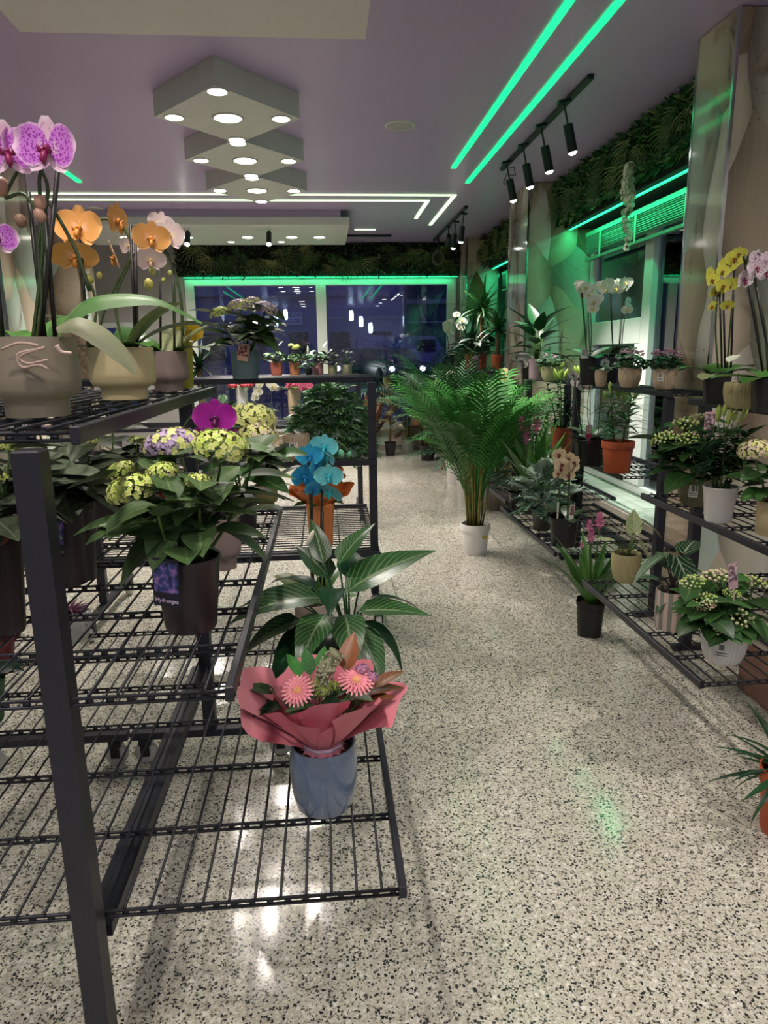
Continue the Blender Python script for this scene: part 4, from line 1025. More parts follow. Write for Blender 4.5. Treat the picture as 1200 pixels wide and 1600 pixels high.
# purple orchid
K_pur = (petalm('e9d5d8', 'cf7ad6', 'f3d0e6', '9a36a4', 24, .5), petalm('f0e2d8', 'e6bcd2', 'f3dce8', 'c88ac0', 14, .3)); K_purl = plain('8a1a52', .4)
q = potted('potted_orchid', 'purple and white moth orchid in a large taupe pot, nearest on top shelf', 'orchid', 62, 657, 132, 118, ZT, 1.44, 'step', P_taupe)
orchid(q, stems=[[(55, 548), (66, 470), (60, 380), (75, 300), (60, 262), (35, 258), (10, 300)], [(88, 545), (78, 430), (62, 300), (66, 262), (78, 240)], [(50, 545), (62, 440), (66, 360), (40, 305), (8, 310)], [(140, 455), (118, 390), (85, 330), (72, 316)]],
       stakes=[((88, 545, .0), (70, 330, .0)), ((72, 545, .02), (44, 300, .02)), ((6, 548, -.02), (-8, 400, -.02)), ((62, 545, -.01), (92, 250, -.01))],
       blooms=[(76, 232, 96, -.25, .05, .10, 0, -.03), (10, 236, 92, .45, .1, -.1, 0, -.01), (36, 236, 80, 1.05, .0, .0, 0, .02), (-6, 372, 60, .3, .2, 0, 0, 0)],
       buds=[(64, 318, 21), (32, 345, 17), (2, 292, 24), (64, 338, 20)], leaves=[(2.2, .6, .15), (3.6, .5, .16), (1.2, .8, .17)],
       pm=K_pur, lm=K_purl, sr=.0045, budm=leafm('8a6a58', 'b58a78', None), leafasp=.30)
ribbon_leaf(q, [(84, 548), (98, 505), (135, 475), (190, 466), (250, 472), (316, 505)], [.02, .045, .05, .045, .035, .014, .006], leafm('3f6a30', '8f9a70', None), .75, -.03)
ribbon_leaf(q, [(88, 515), (120, 508), (155, 524), (188, 552), (212, 584)], [.012, .036, .042, .036, .008], leafm('5f6a4a', '8a8a6c', None), 1.15, -.07)
for k, pts in enumerate(([(70, 543), (40, 552), (30, 560), (45, 568), (75, 562)], [(88, 540), (96, 550), (112, 552)], [(60, 540), (30, 536), (2, 546)], [(55, 546), (28, 554), (34, 574), (60, 570), (76, 577)])):
    stem_obj(q, spline([q.rel(a, b, -.105) for a, b in pts], 4), .0045 if k == 1 else .003, plain('b59a90', .6), 'aerial_root', .7)
# peach orchid
K_pea = petalm('f2c9b0', 'eba75c', 'f0b878'); K_peal = plain('d58a3a', .5)
q = potted('potted_orchid', 'peach moth orchid in a cream yellow stepped pot on top shelf', 'orchid', 196, 622, 97, 78, ZT, 1.98, 'step', P_cream)
orchid(q, stems=[[(195, 550), (180, 470), (205, 400), (196, 360), (165, 342), (145, 352)], [(140, 545), (150, 470), (118, 400), (92, 350)], [(150, 540), (165, 480), (200, 410), (210, 395)]],
       stakes=[((212, 550), (204, 352)), ((138, 545), (126, 380)), ((215, 545), (211, 360))],
       blooms=[(124, 356, 70, -.1, -.05, .08, 0, 0), (116, 398, 66, .2, .75, .0, 0, .01), (181, 344, 56, 1.35, .1, 0, 1, .0), (181, 400, 52, -1.3, .3, .2, 1, 0), (236, 372, 54, .3, .1, .1, 0, -.03)],
       buds=[(141, 436, 11), (233, 443, 13), (155, 430, 9)], leaves=[(.2, .75, .27, L_orch, 1.2), (2.9, .9, .24, L_orch, 1.1), (-.3, 1.0, .22, L_pale, .9), (1.6, .8, .2), (-.9, .5, .16), (4.2, .7, .17), (3.6, .45, .15)],
       pm=K_pea, lm=K_peal, sr=.0042, budm=leafm('a9a850', 'c9b868', None), leafasp=.34)
# blush white orchid
K_bls = petalm('f3e6b0', 'efd3d0', 'f3e2e4'); K_blsl = plain('d8b08a', .5)
q = potted('potted_orchid', 'blush white moth orchid in a mauve grey pot, third on top shelf', 'orchid', 265, 609, 62, 60, ZT, 2.42, 'step', P_mauve)
orchid(q, stems=[[(272, 548), (273, 460), (262, 395), (235, 388), (222, 372)], [(285, 548), (280, 450), (262, 400), (248, 395)], [(286, 525), (284, 470), (276, 440)]], stakes=[((273, 548), (270, 410)), ((251, 545), (250, 400))],
       blooms=[(266, 368, 52, -.35, .1, .1, 0, -.02), (235, 405, 44, .2, .5, 0, 0), (250, 350, 40, .6, .0, .2, 0), (200, 384, 34, .9, .2, 0, 0)], buds=[(256, 412, 9), (238, 424, 10), (266, 427, 8), (255, 438, 7), (231, 446, 12)],
       leaves=[(.4, .9, .2, L_pale, .8), (2.8, .9, .2), (-.5, .5, .16), (1.5, .9, .2, L_pale, .8), (4, .6, .15)], pm=K_bls, lm=K_blsl, sr=.004, budm=leafm('a9a850', 'b9b868', None))
# yellow flower in a lime sleeve behind
K_yel = petalm('e8d64a', 'e3bf2c', 'e9cc4a'); K_yell = plain('8a4a1c', .5)
q = potted('potted_orchid', 'yellow orchid in a lime green sleeve at the far end of top shelf', 'orchid', 293, 600, 24, 70, ZT, 2.62, 'taper', plain('a9a53a', .5))
orchid(q, stems=[[(293, 540), (296, 520)]], blooms=[(297, 517, 38, .4, .4, .4, 1, -.03), (285, 522, 34, -.5, .3, .2, 1, -.03)], leaves=[(2.6, .9, .1), (.4, .9, .08)], pm=K_yel, lm=K_yell)
# ---- middle shelf
CAPT = plain('d9c4e6', .5); PIC_h = picture_mat('hydrangea', [(.35, '1b1a2c'), (.5, '3a4a8a'), (.6, '8a6ab0'), (.72, 'd08ab0')], 70)
M_cardb = plain('1b1d2e', .3)
q = potted('potted_hydrangea', 'lime hydrangea in a round plum pot, nearest on middle shelf', 'hydrangea', 301, 995, 108, 108, ZM, None, 'taper', P_plum)
hydrangea(q, [(346, 700, 92, -.02, (F_lime, F_cream)), (206, 766, 78, -.06, (F_lime, F_cream)), (272, 700, 100, .08, (F_lilac, F_cream)), (190, 738, 52, .06), (254, 738, 52, -.02), (309, 752, 40, -.08), (398, 705, 30, .05)],
          L_hyd, .115, 5, 4, (F_lime, F_cream), 1.0)
rn = q.rnd
for (px, py, az, el, s_, dy) in ((195, 830, 3.6, -.5, .17, -.06), (150, 820, 3.3, .1, .13, -.02), (232, 815, 4.2, -.7, .13, -.1), (420, 770, .3, .1, .16, 0), (395, 830, -.3, -.3, .12, -.02), (300, 830, -1.2, -.1, .11, -.06), (330, 770, -1.2, .2, .12, -.08), (290, 790, -1.9, .0, .12, -.1), (378, 720, .9, .4, .13, .02), (430, 745, .0, .2, .12, .05)):
    p = q.rel(px, py, dy); c = Vector((0, 0, p.z*.8)); d = Vector((math.cos(az), math.sin(az), 0))*s_*.6
    put_leaf(q, leaf(L_hyd, 'ovate', .7, .2, .6, 7), p-d, az, el, s_, rn.uniform(-.2, .2)); stem_obj(q, curve(Vector((0, 0, q.top)), p-d, (0, 0, .02), 4), .003)
card(q, q.rel(262, 948, -q.r*1.18), .062, .105, (M_cardb, PIC_h, ('Hydrangea', .2, CAPT)), -.35, .05, .06)
q = potted('potted_hydrangea', 'leafy hydrangea in a square black pot behind the rack post', 'hydrangea', 112, 917, 88, 118, ZM, None, 'square', P_plum, .5)
hydrangea(q, [(60, 668, 50, .06, (F_lilac, F_blush)), (70, 745, 26, -.02, (F_lime, F_lime)), (140, 690, 26, .1)], L_hydp, .14, 12, 6, hgt=.36)
card(q, q.rel(84, 868, -q.r*1.25), .06, .10, (M_cardb, PIC_h, ('Hydrangea', .2, CAPT)), -.1, .05, .12)
q = potted('potted_hydrangea', 'hydrangea in a black pot with red inner rim cut off at left edge', 'hydrangea', -12, 1006, 118, 145, ZM, None, 'square', P_plum, .2)
put('inner_pot', MB().lathe([(q.r*.9, q.h*.9), (q.r*1.0, q.h*1.0), (q.r*1.0, q.h*1.14), (q.r*.9, q.h*1.14)], 28, None, False).mesh('inner_pot', plain('7d3a2c', .5)), q.t)
hydrangea(q, [(15, 700, 30, .05), (2, 745, 24, -.05)], L_hydp, .12, 12, 3, hgt=.34)
q = potted('potted_hydrangea', 'hydrangea in a black pot between the square pot and the plum pot', 'hydrangea', 182, 833, 66, 62, ZM, None, 'square', P_plum, .6)
hydrangea(q, [(176, 668, 36, .05, (F_lime, F_cream)), (215, 690, 30, .08)], L_hydp, .13, 12, 4, hgt=.33)
K_mag = petalm('8a1a80', 'a81a96', 'b43aa6'); K_magl = plain('5a0a4a', .5)
q = potted('potted_orchid', 'magenta moth orchid in a beige pot behind the plum pot hydrangea', 'orchid', 352, 893, 54, 78, ZM, None, 'step', P_mauve)
orchid(q, stems=[[(352, 822), (300, 760), (282, 690), (300, 650), (330, 640)], [(352, 822), (345, 740), (320, 680), (345, 670), (375, 668)]], stakes=[((352, 822), (340, 680))],
       blooms=[(336, 652, 62, .05, .0, .05, 0, -.02), (325, 678, 50, .3, .3, -.3, 0, .02), (372, 690, 46, -.8, .2, .3, 0, -.01), (350, 676, 40, -.2, .5, 0, 0, .03)], leaves=[(3.2, .6, .16, L_orchd), (.1, .6, .16, L_orchd), (1.6, .6, .15, L_orchd)], pm=K_mag, lm=K_magl)
q = potted('potted_hydrangea', 'cream yellow hydrangea in a black pot right of the magenta orchid', 'hydrangea', 382, 836, 50, 66, ZM, None, 'taper', P_plum)
hydrangea(q, [(392, 656, 82, 0, (F_cream, F_cream)), (402, 679, 66, -.05, (F_cream, F_blush)), (360, 650, 40, .04, (F_cream, F_lime))], L_hyd2, .12, 9, 2)
q = potted('potted_orchid', 'flowerless orchid with dark leaves in an olive pot at shelf corner', 'orchid', 417, 796, 36, 36, ZM, None, 'step', plain('7d7048', .5))
orchid(q, stems=[[(417, 762), (412, 728), (405, 690)], [(420, 762), (430, 735), (438, 720)]], stakes=[((417, 762), (417, 700))], leaves=[(.2, .9, .15, L_orchd, .9), (2.8, .9, .15, L_orchd, .9), (.6, .3, .10, L_orchd), (3.5, .3, .1, L_orchd), (1.2, 1.1, .13, L_orchd, .7)], lmat=L_orchd)
q = potted('gift_plant', 'red foil wrapped plant behind the magenta orchid', 'potted plant', 262, 740, 46, 60, ZM, 2.55, 'taper', plain('a8141c', .3))
paper_wrap(q, plain('b01a20', .3, 0, .15), q.h*.75, .09, q.r*.7, q.r*1.7, 7, 4); bushy(q, 16, L_dark, .07, .06, .1)
# ---- bottom shelf
q = potted('flower_bouquet', 'pink gerbera bouquet wrapped in pink paper in a blue glazed pot', 'bouquet', 509, 1281, 106, 88, ZB, None, 'barrel', P_blue)
M_pink = NT('pink_paper'); f_ = M_pink.noise(M_pink.coord(), 5, 4); M_pink.base(M_pink.ramp(f_, [(.3, 'cf6f80'), (.7, 'e0909a')])).pr(.55, 0, .3); M_pink = M_pink.mat
zb = q.h*.97
paper_wrap(q, M_pink, zb, .15, .034, .19, 9, 11, (-.005, .0), .95, .52); paper_wrap(q, M_pink, zb, .135, .034, .12, 7, 23, (0, 0), .9, .7)
bushy(q, 26, L_hyd, .065, .055, .05, 'ovate', .5, L_dark, zb+.08, .5, 'leaf', (.1, .7))
put('tie_band', MB().lathe([(.045, zb-.006), (.049, zb), (.047, zb+.008), (.043, zb+.004)], 24, lambda a, i, r: 1+.05*math.sin(9*a), False).mesh('tie_band', plain('cfb0c4', .4)), q.t)
put('gathered_paper', MB().lathe([(.02, zb-.04), (.062, zb-.025), (.044, zb), (.04, zb+.01)], 36, lambda a, i, r: 1+(.12*math.sin(14*a) if i == 1 else .05*math.sin(14*a)), False).mesh('gathered_paper', M_pink), q.t)
K_ger = petalm('e87a7a', 'ee8c98', 'f4a6ac'); K_gerc = plain('e3a070', .7, 0, .3, .3, 0, 90)
for (px, py, w_, yaw, dy, pt) in ((466, 1080, 54, -.35, -.05, -.75), (556, 1065, 58, .3, -.02, -.5)):
    p = q.rel(px, py, dy); gerbera(q, p, sz(w_, q.loc+p)/2, K_ger, K_gerc, yaw, pt); stem_obj(q, [Vector((0, 0, zb)), p*.7+Vector((0, 0, zb*.3)), p], .004)
p = q.rel(516, 1042, .0); mb = MB()
path = [q.rel(a, b, .0) for a, b in ((505, 1085), (507, 1060), (513, 1038), (526, 1020))]
put('millet_spike', MB().tube(spline(path, 5), [.016+.006*math.sin(i*.9) for i in range(16)], 12).mesh('millet_spike', plain('9a9a7a', .9, 0, .5, .2, 0, 250)), q.t)
rn = random.Random(3); ks = MB()
for i in range(160):
    t = rn.random(); sp_ = spline(path, 5); c = sp_[int(t*(len(sp_)-1))]; a = rn.uniform(0, 6.28); ks.sphere(c+Vector((.021*math.cos(a), .021*math.sin(a), rn.uniform(-.004, .004))), .0035, 5, 4)
put('millet_seeds', ks.mesh('millet_seeds', plain('a9a98c', .8)), q.t, kind='stuff')
F_g1 = plain('8fae2c', .6); 
for (px, py, w_) in ((504, 1082, 24), (522, 1073, 22), (492, 1068, 16)):
    p = q.rel(px, py, -.03); put('green_pompon', floret_head(F_g1, F_g1, 80, 1, .9, .12), q.t, T(p) @ S(sz(w_, q.loc+p)/2), kind='stuff')
F_lil = plain('b58ab0', .6)
for (px, py, w_) in ((566, 1046, 22), (580, 1058, 24)):
    p = q.rel(px, py, .0); put('lilac_chrysanthemum', floret_head(F_lil, plain('9a6a9a', .6), 60, 2, .8, .18), q.t, T(p) @ S(sz(w_, q.loc+p)/2), kind='stuff')
for (px, py, az, el, s_, m) in ((430, 1085, 2.8, .3, .09, L_hyd), (450, 1100, 3.6, .1, .09, L_dark), (545, 1090, -.8, .4, .08, L_hyd), (570, 1085, .2, .2, .1, L_bron), (485, 1055, 1.8, .9, .07, L_palm), (500, 1048, 1.2, 1.1, .06, L_palm), (540, 1050, 1.2, 1.0, .10, L_bron), (470, 1058, 2.2, .8, .07, L_palm), (560, 1100, -.4, .5, .1, L_bron), (530, 1095, -1.4, .5, .08, L_hyd), (440, 1105, 3.2, .2, .10, L_dark), (585, 1075, .5, .4, .09, L_bron)):
    p = q.rel(px, py, .0); put_leaf(q, leaf(m, 'ovate', .5, .2, .5, 6), p, az, el, s_); stem_obj(q, [Vector((0, 0, zb)), p], .002)
# peace lily with streaked leaves
q = potted('potted_peace_lily', 'peace lily with streaky pale-veined leaves on the bottom shelf', 'peace lily', 548, 1075, 66, 62, ZB, None, 'taper', plain('8f9288', .5))
ms = [leaf(L_peace, 'lance', .9, .22, .54, 9), leaf(L_peace, 'lance', .5, .25, .48, 9), leaf(L_peaced, 'lance', 1.2, .2, .5, 9)]
for (px, py, az, el, s_, k, dy) in ((500, 935, 3.35, .15, .30, 0, -.05), (540, 925, .35, .45, .36, 1, .0), (515, 905, 2.2, .55, .22, 1, .02), (470, 945, 3.0, .3, .22, 0, .05), (560, 955, -.1, .1, .24, 1, -.05), (530, 985, -2.3, -.1, .28, 2, -.08), (555, 980, -1.1, -.4, .22, 0, -.08), (520, 1000, 3.5, -.45, .30, 2, -.04), (575, 940, .2, .2, .2, 2, .03), (505, 880, 1.9, 1.0, .17, 1, .0), (530, 880, .7, .75, .20, 1, .04), (548, 1000, -.8, -.5, .2, 2, -.02), (490, 980, 3.9, -.2, .24, 2, -.03), (525, 950, 2.6, .2, .2, 0, .04), (520, 920, -1.6, .3, .18, 2, -.05), (560, 925, .9, .6, .2, 1, .05), (480, 1000, 3.4, -.6, .26, 2, -.05), (500, 1010, 3.9, -.8, .24, 2, -.06), (470, 970, 3.2, -.2, .24, 0, -.06), (540, 960, -1.5, -.2, .22, 0, -.1), (510, 960, -2.0, -.1, .24, 0, -.1), (530, 1010, -2.2, -.7, .2, 2, -.1), (455, 925, 2.9, .1, .2, 2, .03), (545, 905, 1.4, .7, .2, 2, .06), (565, 970, -.5, -.3, .22, 2, -.04), (490, 920, 2.4, .4, .2, 2, .05)):
    p = q.rel(px, py, dy); m = ms[k]
    put_leaf(q, m, p, az, el, s_, q.rnd.uniform(-.25, .25)); stem_obj(q, curve(Vector((p.x*.1, p.y*.1, q.top)), p, (0, 0, .03), 5), .0045, L_peaced, 'petiole')
K_spa = leafm('cfc9b0', 'e3dfcc', None)
p = q.rel(478, 842, .0); put('spathe', bud_mesh(K_spa), q.t, T(p-Vector((0, 0, .02))) @ RY(.5) @ S(.05, .05, .055)); stem_obj(q, curve(Vector((-.02, 0, q.top)), p, (-.03, 0, .05)), .003, M_stemd, 'flower_stem')
# blue orchid
K_blu = petalm('1a7ac0', '2aa0d2', '4cc0d8'); K_tur = petalm('2a9ab8', '6cc9d2', '8adadc'); K_blul = plain('0f7ab0', .5); K_turl = plain('2ab8c0', .5)
q = potted('potted_orchid', 'turquoise and blue dyed moth orchid behind the peace lily', 'orchid', 490, 985, 56, 60, ZB, 2.52, 'cyl', plain('c9b3a8', .5))
orchid(q, stems=[[(487, 925), (486, 830), (484, 740), (490, 700), (505, 690)], [(500, 925), (502, 820), (504, 745), (520, 690), (548, 706)]], stakes=[((490, 925), (487, 770)), ((500, 925), (503, 755)), ((507, 925), (504, 800))],
       blooms=[(483, 711, 40, .15, .1, 0, 0, -.02, (K_blu, K_blul)), (507, 697, 42, -.25, .1, .1, 0, .0, (K_tur, K_turl)), (474, 744, 44, .5, .2, .1, 0, .0, (K_blu, K_blul)), (514, 743, 42, -.1, .15, 0, 0, -.03, (K_tur, K_turl)), (494, 728, 34, .9, .2, .0, 1, .0, (K_blu, K_blul)), (490, 763, 36, .6, .5, .3, 1, .0, (K_blu, K_blul)), (516, 768, 44, -.7, .6, .2, 1, .0, (K_tur, K_turl)), (512, 714, 34, -.9, .4, 0, 1, .01, (K_tur, K_turl))],
       buds=[(533, 708, 10), (546, 709, 7), (481, 740, 9), (500, 747, 9), (482, 746, 7)], leaves=[(.9, 1.0, .2), (2.4, .9, .2, L_pale), (-.2, .7, .16), (3.4, .7, .16)], pm=K_blu, lm=K_blul, budm=leafm('5aa88a', '8ac9a0', None))
q = potted('potted_tradescantia', 'purple leafed plant in a white ribbed pot under the middle shelf', 'potted plant', 114, 1010, 62, 45, ZB, None, 'ribbed', P_wht)
rosette(q, Vector((0, 0, q.top)), 34, .12, L_trad, .16, (.5, 1.5), (-.2, 1.0), 'lance')
q = potted('potted_plant', 'small plant in a green pot at the left picture edge on bottom shelf', 'potted plant', -22, 1142, 76, 62, ZB, None, 'taper', plain('3f6a3a', .45))
bushy(q, 18, L_dark, .09, .06, .08)
q = potted('gift_plant', 'plant in dusty red paper at the left edge on the bottom shelf', 'potted plant', -5, 1062, 70, 50, ZB, None, 'taper', plain('8a3a44', .5))
paper_wrap(q, plain('9a4650', .6), q.h*.7, .08, q.r*.7, q.r*1.25, 6, 4); bushy(q, 14, L_dark, .08, .06, .06)
# ================================================================== SECOND LEFT RACK
q = potted('flower_bouquet', 'orange bouquet in an orange paper wrapped box below the blue orchid', 'bouquet', 503, 862, 46, 66, ZB, 3.93, 'square', plain('d9824a', .5), .78)
M_org = plain('d8702c', .5, 0, .12)
paper_wrap(q, M_org, q.h*.9, .13, q.r*.8, q.r*2.2, 7, 5, (0, 0), 1.1, .7)
for (px, py, w_) in ((478, 776, 14), (530, 774, 12), (498, 782, 14)):
    p = q.rel(px, py); put('red_carnation', floret_head(plain('c8382a', .6), plain('a82a22', .6), 60, 1, .8, .2), q.t, T(p) @ S(sz(w_, q.loc+p)/2), kind='stuff'); stem_obj(q, [Vector((0, 0, q.top)), p], .003)
for (px, py, w_) in ((528, 735, 16), (533, 745, 14), (524, 728, 12)):
    p = q.rel(px, py); put('orange_lily', floret_head(plain('b8481c', .5), plain('d8702c', .5), 24, 2, .8, .4), q.t, T(p) @ S(sz(w_, q.loc+p)/2), kind='stuff'); stem_obj(q, [Vector((.02, 0, q.top)), p], .003)
bushy(q, 18, L_hyd2, .10, .08, .1)
K_stp = leafm('3c3c34', '6a6a5c', 'e6e2cf', .9, .4, 9)
def purple_nest(q, spiky=30):
    rosette(q, Vector((0, 0, q.top)), spiky, q.r*1.5, leafm('3c1436', '6a2458', None), .10, (.3, 1.4), (-.5, .9), 'grass', 'shredded_filler')
q = potted('potted_air_plant', 'spotted leaf in purple filler in a beige ribbed pot on second rack', 'potted plant', 464, 718, 40, 40, ZM, 3.98, 'ribbed', P_beige)
purple_nest(q); label_sticker(q, -1.85, .35, q.r*.9, q.h*.38)
pl_ = leaf(leafm('4a4a42', 'b9b5a0', 'e6e2cf', .8, .5, 3), 'ovate', .3, .1, .7, 7); put_leaf(q, pl_, q.rel(473, 690, -.05), 2.2, .75, .10, 0); put_leaf(q, leaf(L_pale, 'strap', .4, .2, .2, 7), Vector((0, 0, q.top)), 3.1, .1, .22)
q = potted('potted_fern', 'big bushy lobed fern filling the middle shelf of second rack', 'fern', 518, 716, 60, 30, ZM, 4.2, 'square', P_blk)
ferny(q, 298, [L_fern, L_fern, L_ferng, L_hyd2], .085, .25, .38, .0, .6, (-.9, .7)); filler(q, 1500, [L_fern, L_ferng, L_fern], .055, .25, .40, .0, .6)
q = potted('potted_fern', 'second bushy green fern left of the big one behind the cream hydrangea', 'fern', 352, 718, 60, 30, ZM, 4.2, 'square', P_blk)
ferny(q, 190, [L_fern, L_hyd2], .085, .22, .30, .0, .6, (-.9, .7)); filler(q, 900, [L_fern, L_hyd2], .05, .22, .30, .0, .6)
q = potted('potted_hydrangea', 'lilac hydrangea in a grey-blue pot on top of second rack', 'hydrangea', 384, 588, 42, 42, 1.38, 3.99, 'cyl', plain('5c7478', .5, 0, .08))
hydrangea(q, [(376, 480, 40, -.06, (F_lilac, F_cream)), (414, 484, 40, -.04, (F_lilac, F_blush)), (344, 490, 34, -.05, (F_lime, F_cream)), (396, 474, 30, .04, (F_lilac, F_cream))], L_hyd, .15, 12, 4)
card(q, q.rel(379, 564, -q.r*1.15), .06, .09, (plain('c9a08a', .4), picture_mat('rose', [(.35, '2a1a1c'), (.5, '8a4a4a'), (.65, 'e0b8a8')], 60)), -.2, .0, .15)
# ================================================================== THIRD RACK AND BACK WINDOW
z3 = 1.335; Y3 = 6.25
def small(name, label, cat, px, py, w_, h_, z, Y, kind, mat, f):
    q = potted(name, label, cat, px, py, w_, h_, z, Y, kind, mat); f(q); return q
small('potted_plant', 'leafy plant in a coral pot, leftmost of the small pots by window', 'potted plant', 432, 574, 18, 20, z3, Y3, 'cyl', plain('c8705e', .5), lambda q: (bushy(q, 40, L_hyd2, .075, .07, .13), put_leaf(q, leaf(K_spa, 'ovate', .3, .2, .5), Vector((.03, -.03, q.top+.15)), .4, .9, .06)))
small('potted_plant', 'yellow flowering plant in a peach pot by the window', 'potted plant', 461, 574, 17, 19, z3, Y3, 'cyl', plain('d38f62', .5), lambda q: (bushy(q, 36, L_hyd2, .07, .06, .10), clusters(q, 4, (F_cream, F_lime), .025, .045, q.top+.15)))
small('potted_plant', 'green plant in a dusty pink pot by the window', 'potted plant', 497, 574, 17, 18, z3, Y3, 'cyl', plain('b98286', .5), lambda q: (bushy(q, 34, L_peaced, .085, .06, .13), put_leaf(q, leaf(K_spa, 'ovate', .3, .2, .5), Vector((.05, -.03, q.top+.14)), .4, 1.0, .07)))
small('potted_plant', 'dark foliage plant in an olive pot by the window mullion', 'potted plant', 520, 574, 15, 14, z3, Y3, 'cyl', P_olive, lambda q: bushy(q, 30, L_dark, .06, .05, .16))
small('potted_plant', 'thin-stemmed plant in an olive pot, rightmost by the window', 'potted plant', 542, 574, 16, 14, z3, Y3, 'cyl', plain('7d7f66', .5), lambda q: bushy(q, 26, L_dark, .045, .05, .17))
small('potted_peace_lily', 'small peace lily with white bloom between the pink and peach pots', 'peace lily', 482, 576, 12, 10, z3, Y3-.1, 'taper', P_blk, lambda q: (bushy(q, 14, L_peaced, .07, .03, .06), put('spathe', bud_mesh(K_spa), q.t, T(.0, 0, q.top+.12) @ S(.05, .05, .08))))
z3m = .93; Y3m = 6.1
K_wht = petalm('e3dcaa', 'e9e7de', 'f2f0ea'); K_whtl = plain('d9c46a', .5); K_pnk = petalm('e9a0b0', 'd8587e', 'e88aa4')
q = potted('potted_orchid', 'cascading white orchid behind the second rack', 'orchid', 410, 676, 16, 16, z3m, Y3m, 'step', P_olive)
auto_orchid(q, K_wht, K_whtl, [(408, 660), (404, 630), (404, 598), (400, 622)], 7, 13, None, 6); auto_orchid(q, K_wht, K_whtl, [(412, 660), (424, 630), (424, 600), (432, 606)], 7, 12, None, 8, True, 0)
card(q, q.rel(407, 670, -.08), .04, .06, (P_wht,), 0)
q = potted('potted_orchid', 'pink orchid in a pale striped pot behind the second rack', 'orchid', 462, 672, 20, 54, z3m, Y3m, 'cyl', P_beige)
auto_orchid(q, K_pnk, K_magl, [(458, 622), (456, 612), (452, 600), (478, 606)], 11, 13, None, 9, False)
q = potted('potted_plant', 'green plant in a tall white pot behind the big fern', 'potted plant', 520, 664, 15, 56, z3m, Y3m, 'cyl', P_wht)
bushy(q, 40, L_dark, .08, .1, .10)
q = potted('potted_cyclamen', 'red plant in a small white pot behind the grey-blue pot', 'potted plant', 381, 668, 18, 60, z3m, Y3m, 'cyl', P_wht)
clusters(q, 7, (plain('a82a38', .5), plain('b8505a', .5)), .05, .11, q.top+.06); bushy(q, 18, L_hyd2, .08, .07, .04)
q = potted('potted_yucca', 'yucca tree with a thick trunk left of the back window pane', 'yucca', 318, 668, 26, 30, 0.0, 9.6, 'taper', P_blk)
tr = [Vector((0, 0, q.top)), Vector((.01, 0, .7)), Vector((0, 0, 1.35))]; put('trunk', MB().tube(tr, [.05, .045, .04], 10).mesh('trunk', plain('8a7a62', .8, 0, .3, .2, 0, 30)), q.t)
rosette(q, tr[2], 34, .5, L_dark, .14, (.4, 1.2), (-.4, 1.3)); rosette(q, Vector((.02, 0, 1.1)), 14, .4, L_dark, .14, (.4, 1.2), (-.3, .6))
# ---- floor plants at the back
q = potted('potted_ficus', 'variegated rubber plant in a black pot on the floor at the back', 'ficus', 610, 713, 19, 21, 0.0, None, 'taper', P_blk)
stem_obj(q, [Vector((0, 0, q.top)), Vector((.01, 0, .6)), Vector((-.02, 0, 1.05))], .013, plain('6a4a3a', .7), 'trunk')
ms = [leaf(L_ficus, 'ovate', .5, .25, .48, 8, 0, .1), leaf(L_ficus, 'ovate', .3, .3, .46, 8, 0, .1)]
for k in range(22):
    t = k/21; put_leaf(q, ms[k % 2], Vector((.01-.03*t, 0, .34+.72*t)), k*2.4+.4, .3+.75*t, .30*(1.05-.3*t), q.rnd.uniform(-.3, .3))
q = potted('potted_palm', 'dark palm in a pale grey pot on the floor beside the rubber plant', 'palm', 637, 704, 21, 22, 0.0, 10.7, 'taper', plain('a9aaa6', .5))
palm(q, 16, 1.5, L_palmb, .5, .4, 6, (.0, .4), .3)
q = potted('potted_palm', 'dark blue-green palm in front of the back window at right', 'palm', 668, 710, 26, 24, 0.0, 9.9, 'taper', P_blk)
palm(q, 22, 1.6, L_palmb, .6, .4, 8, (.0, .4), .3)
q = potted('potted_palm', 'spreading young palm in a small brown pot on the floor', 'palm', 697, 735, 17, 20, 0.0, None, 'nursery', plain('7d4a34', .6))
palm(q, 14, .72, L_palm, .14, .4, 8, (.1, .8), .26, [3.3, 3.7])
q = potted('potted_plant', 'red leafed plant in a dark pot left of the rubber plant', 'potted plant', 578, 705, 20, 18, 0.0, 10.4, 'taper', P_blk)
rosette(q, Vector((0, 0, q.top)), 9, .85, L_bron, .26, (.1, .3), (1.0, 1.5), 'lance')
q = potted('potted_plant', 'flowering plant in a peach pot on a wooden stool by the back wall', 'potted plant', 650, 655, 15, 16, .40, 10.9, 'cyl', plain('d59a78', .5))
bushy(q, 24, L_hyd2, .14, .1, .2); clusters(q, 4, (plain('8a1424', .5), plain('a82030', .5)), .06, .12, q.top+.3)
st = thing('stool', 'small dark stool under the peach pot by the back wall', 'stool', (q.loc.x, q.loc.y, 0))
put('seat', MB().box((-.14, -.14, .37), (.14, .14, .397), .004).mesh('seat', plain('4a3a30', .6), False), st)
for sx in (-1, 1):
    for sy in (-1, 1): put('leg', MB().box((sx*.11-.015, sy*.11-.015, 0), (sx*.11+.015, sy*.11+.015, .369)).mesh('leg', plain('4a3a30', .6), False), st)
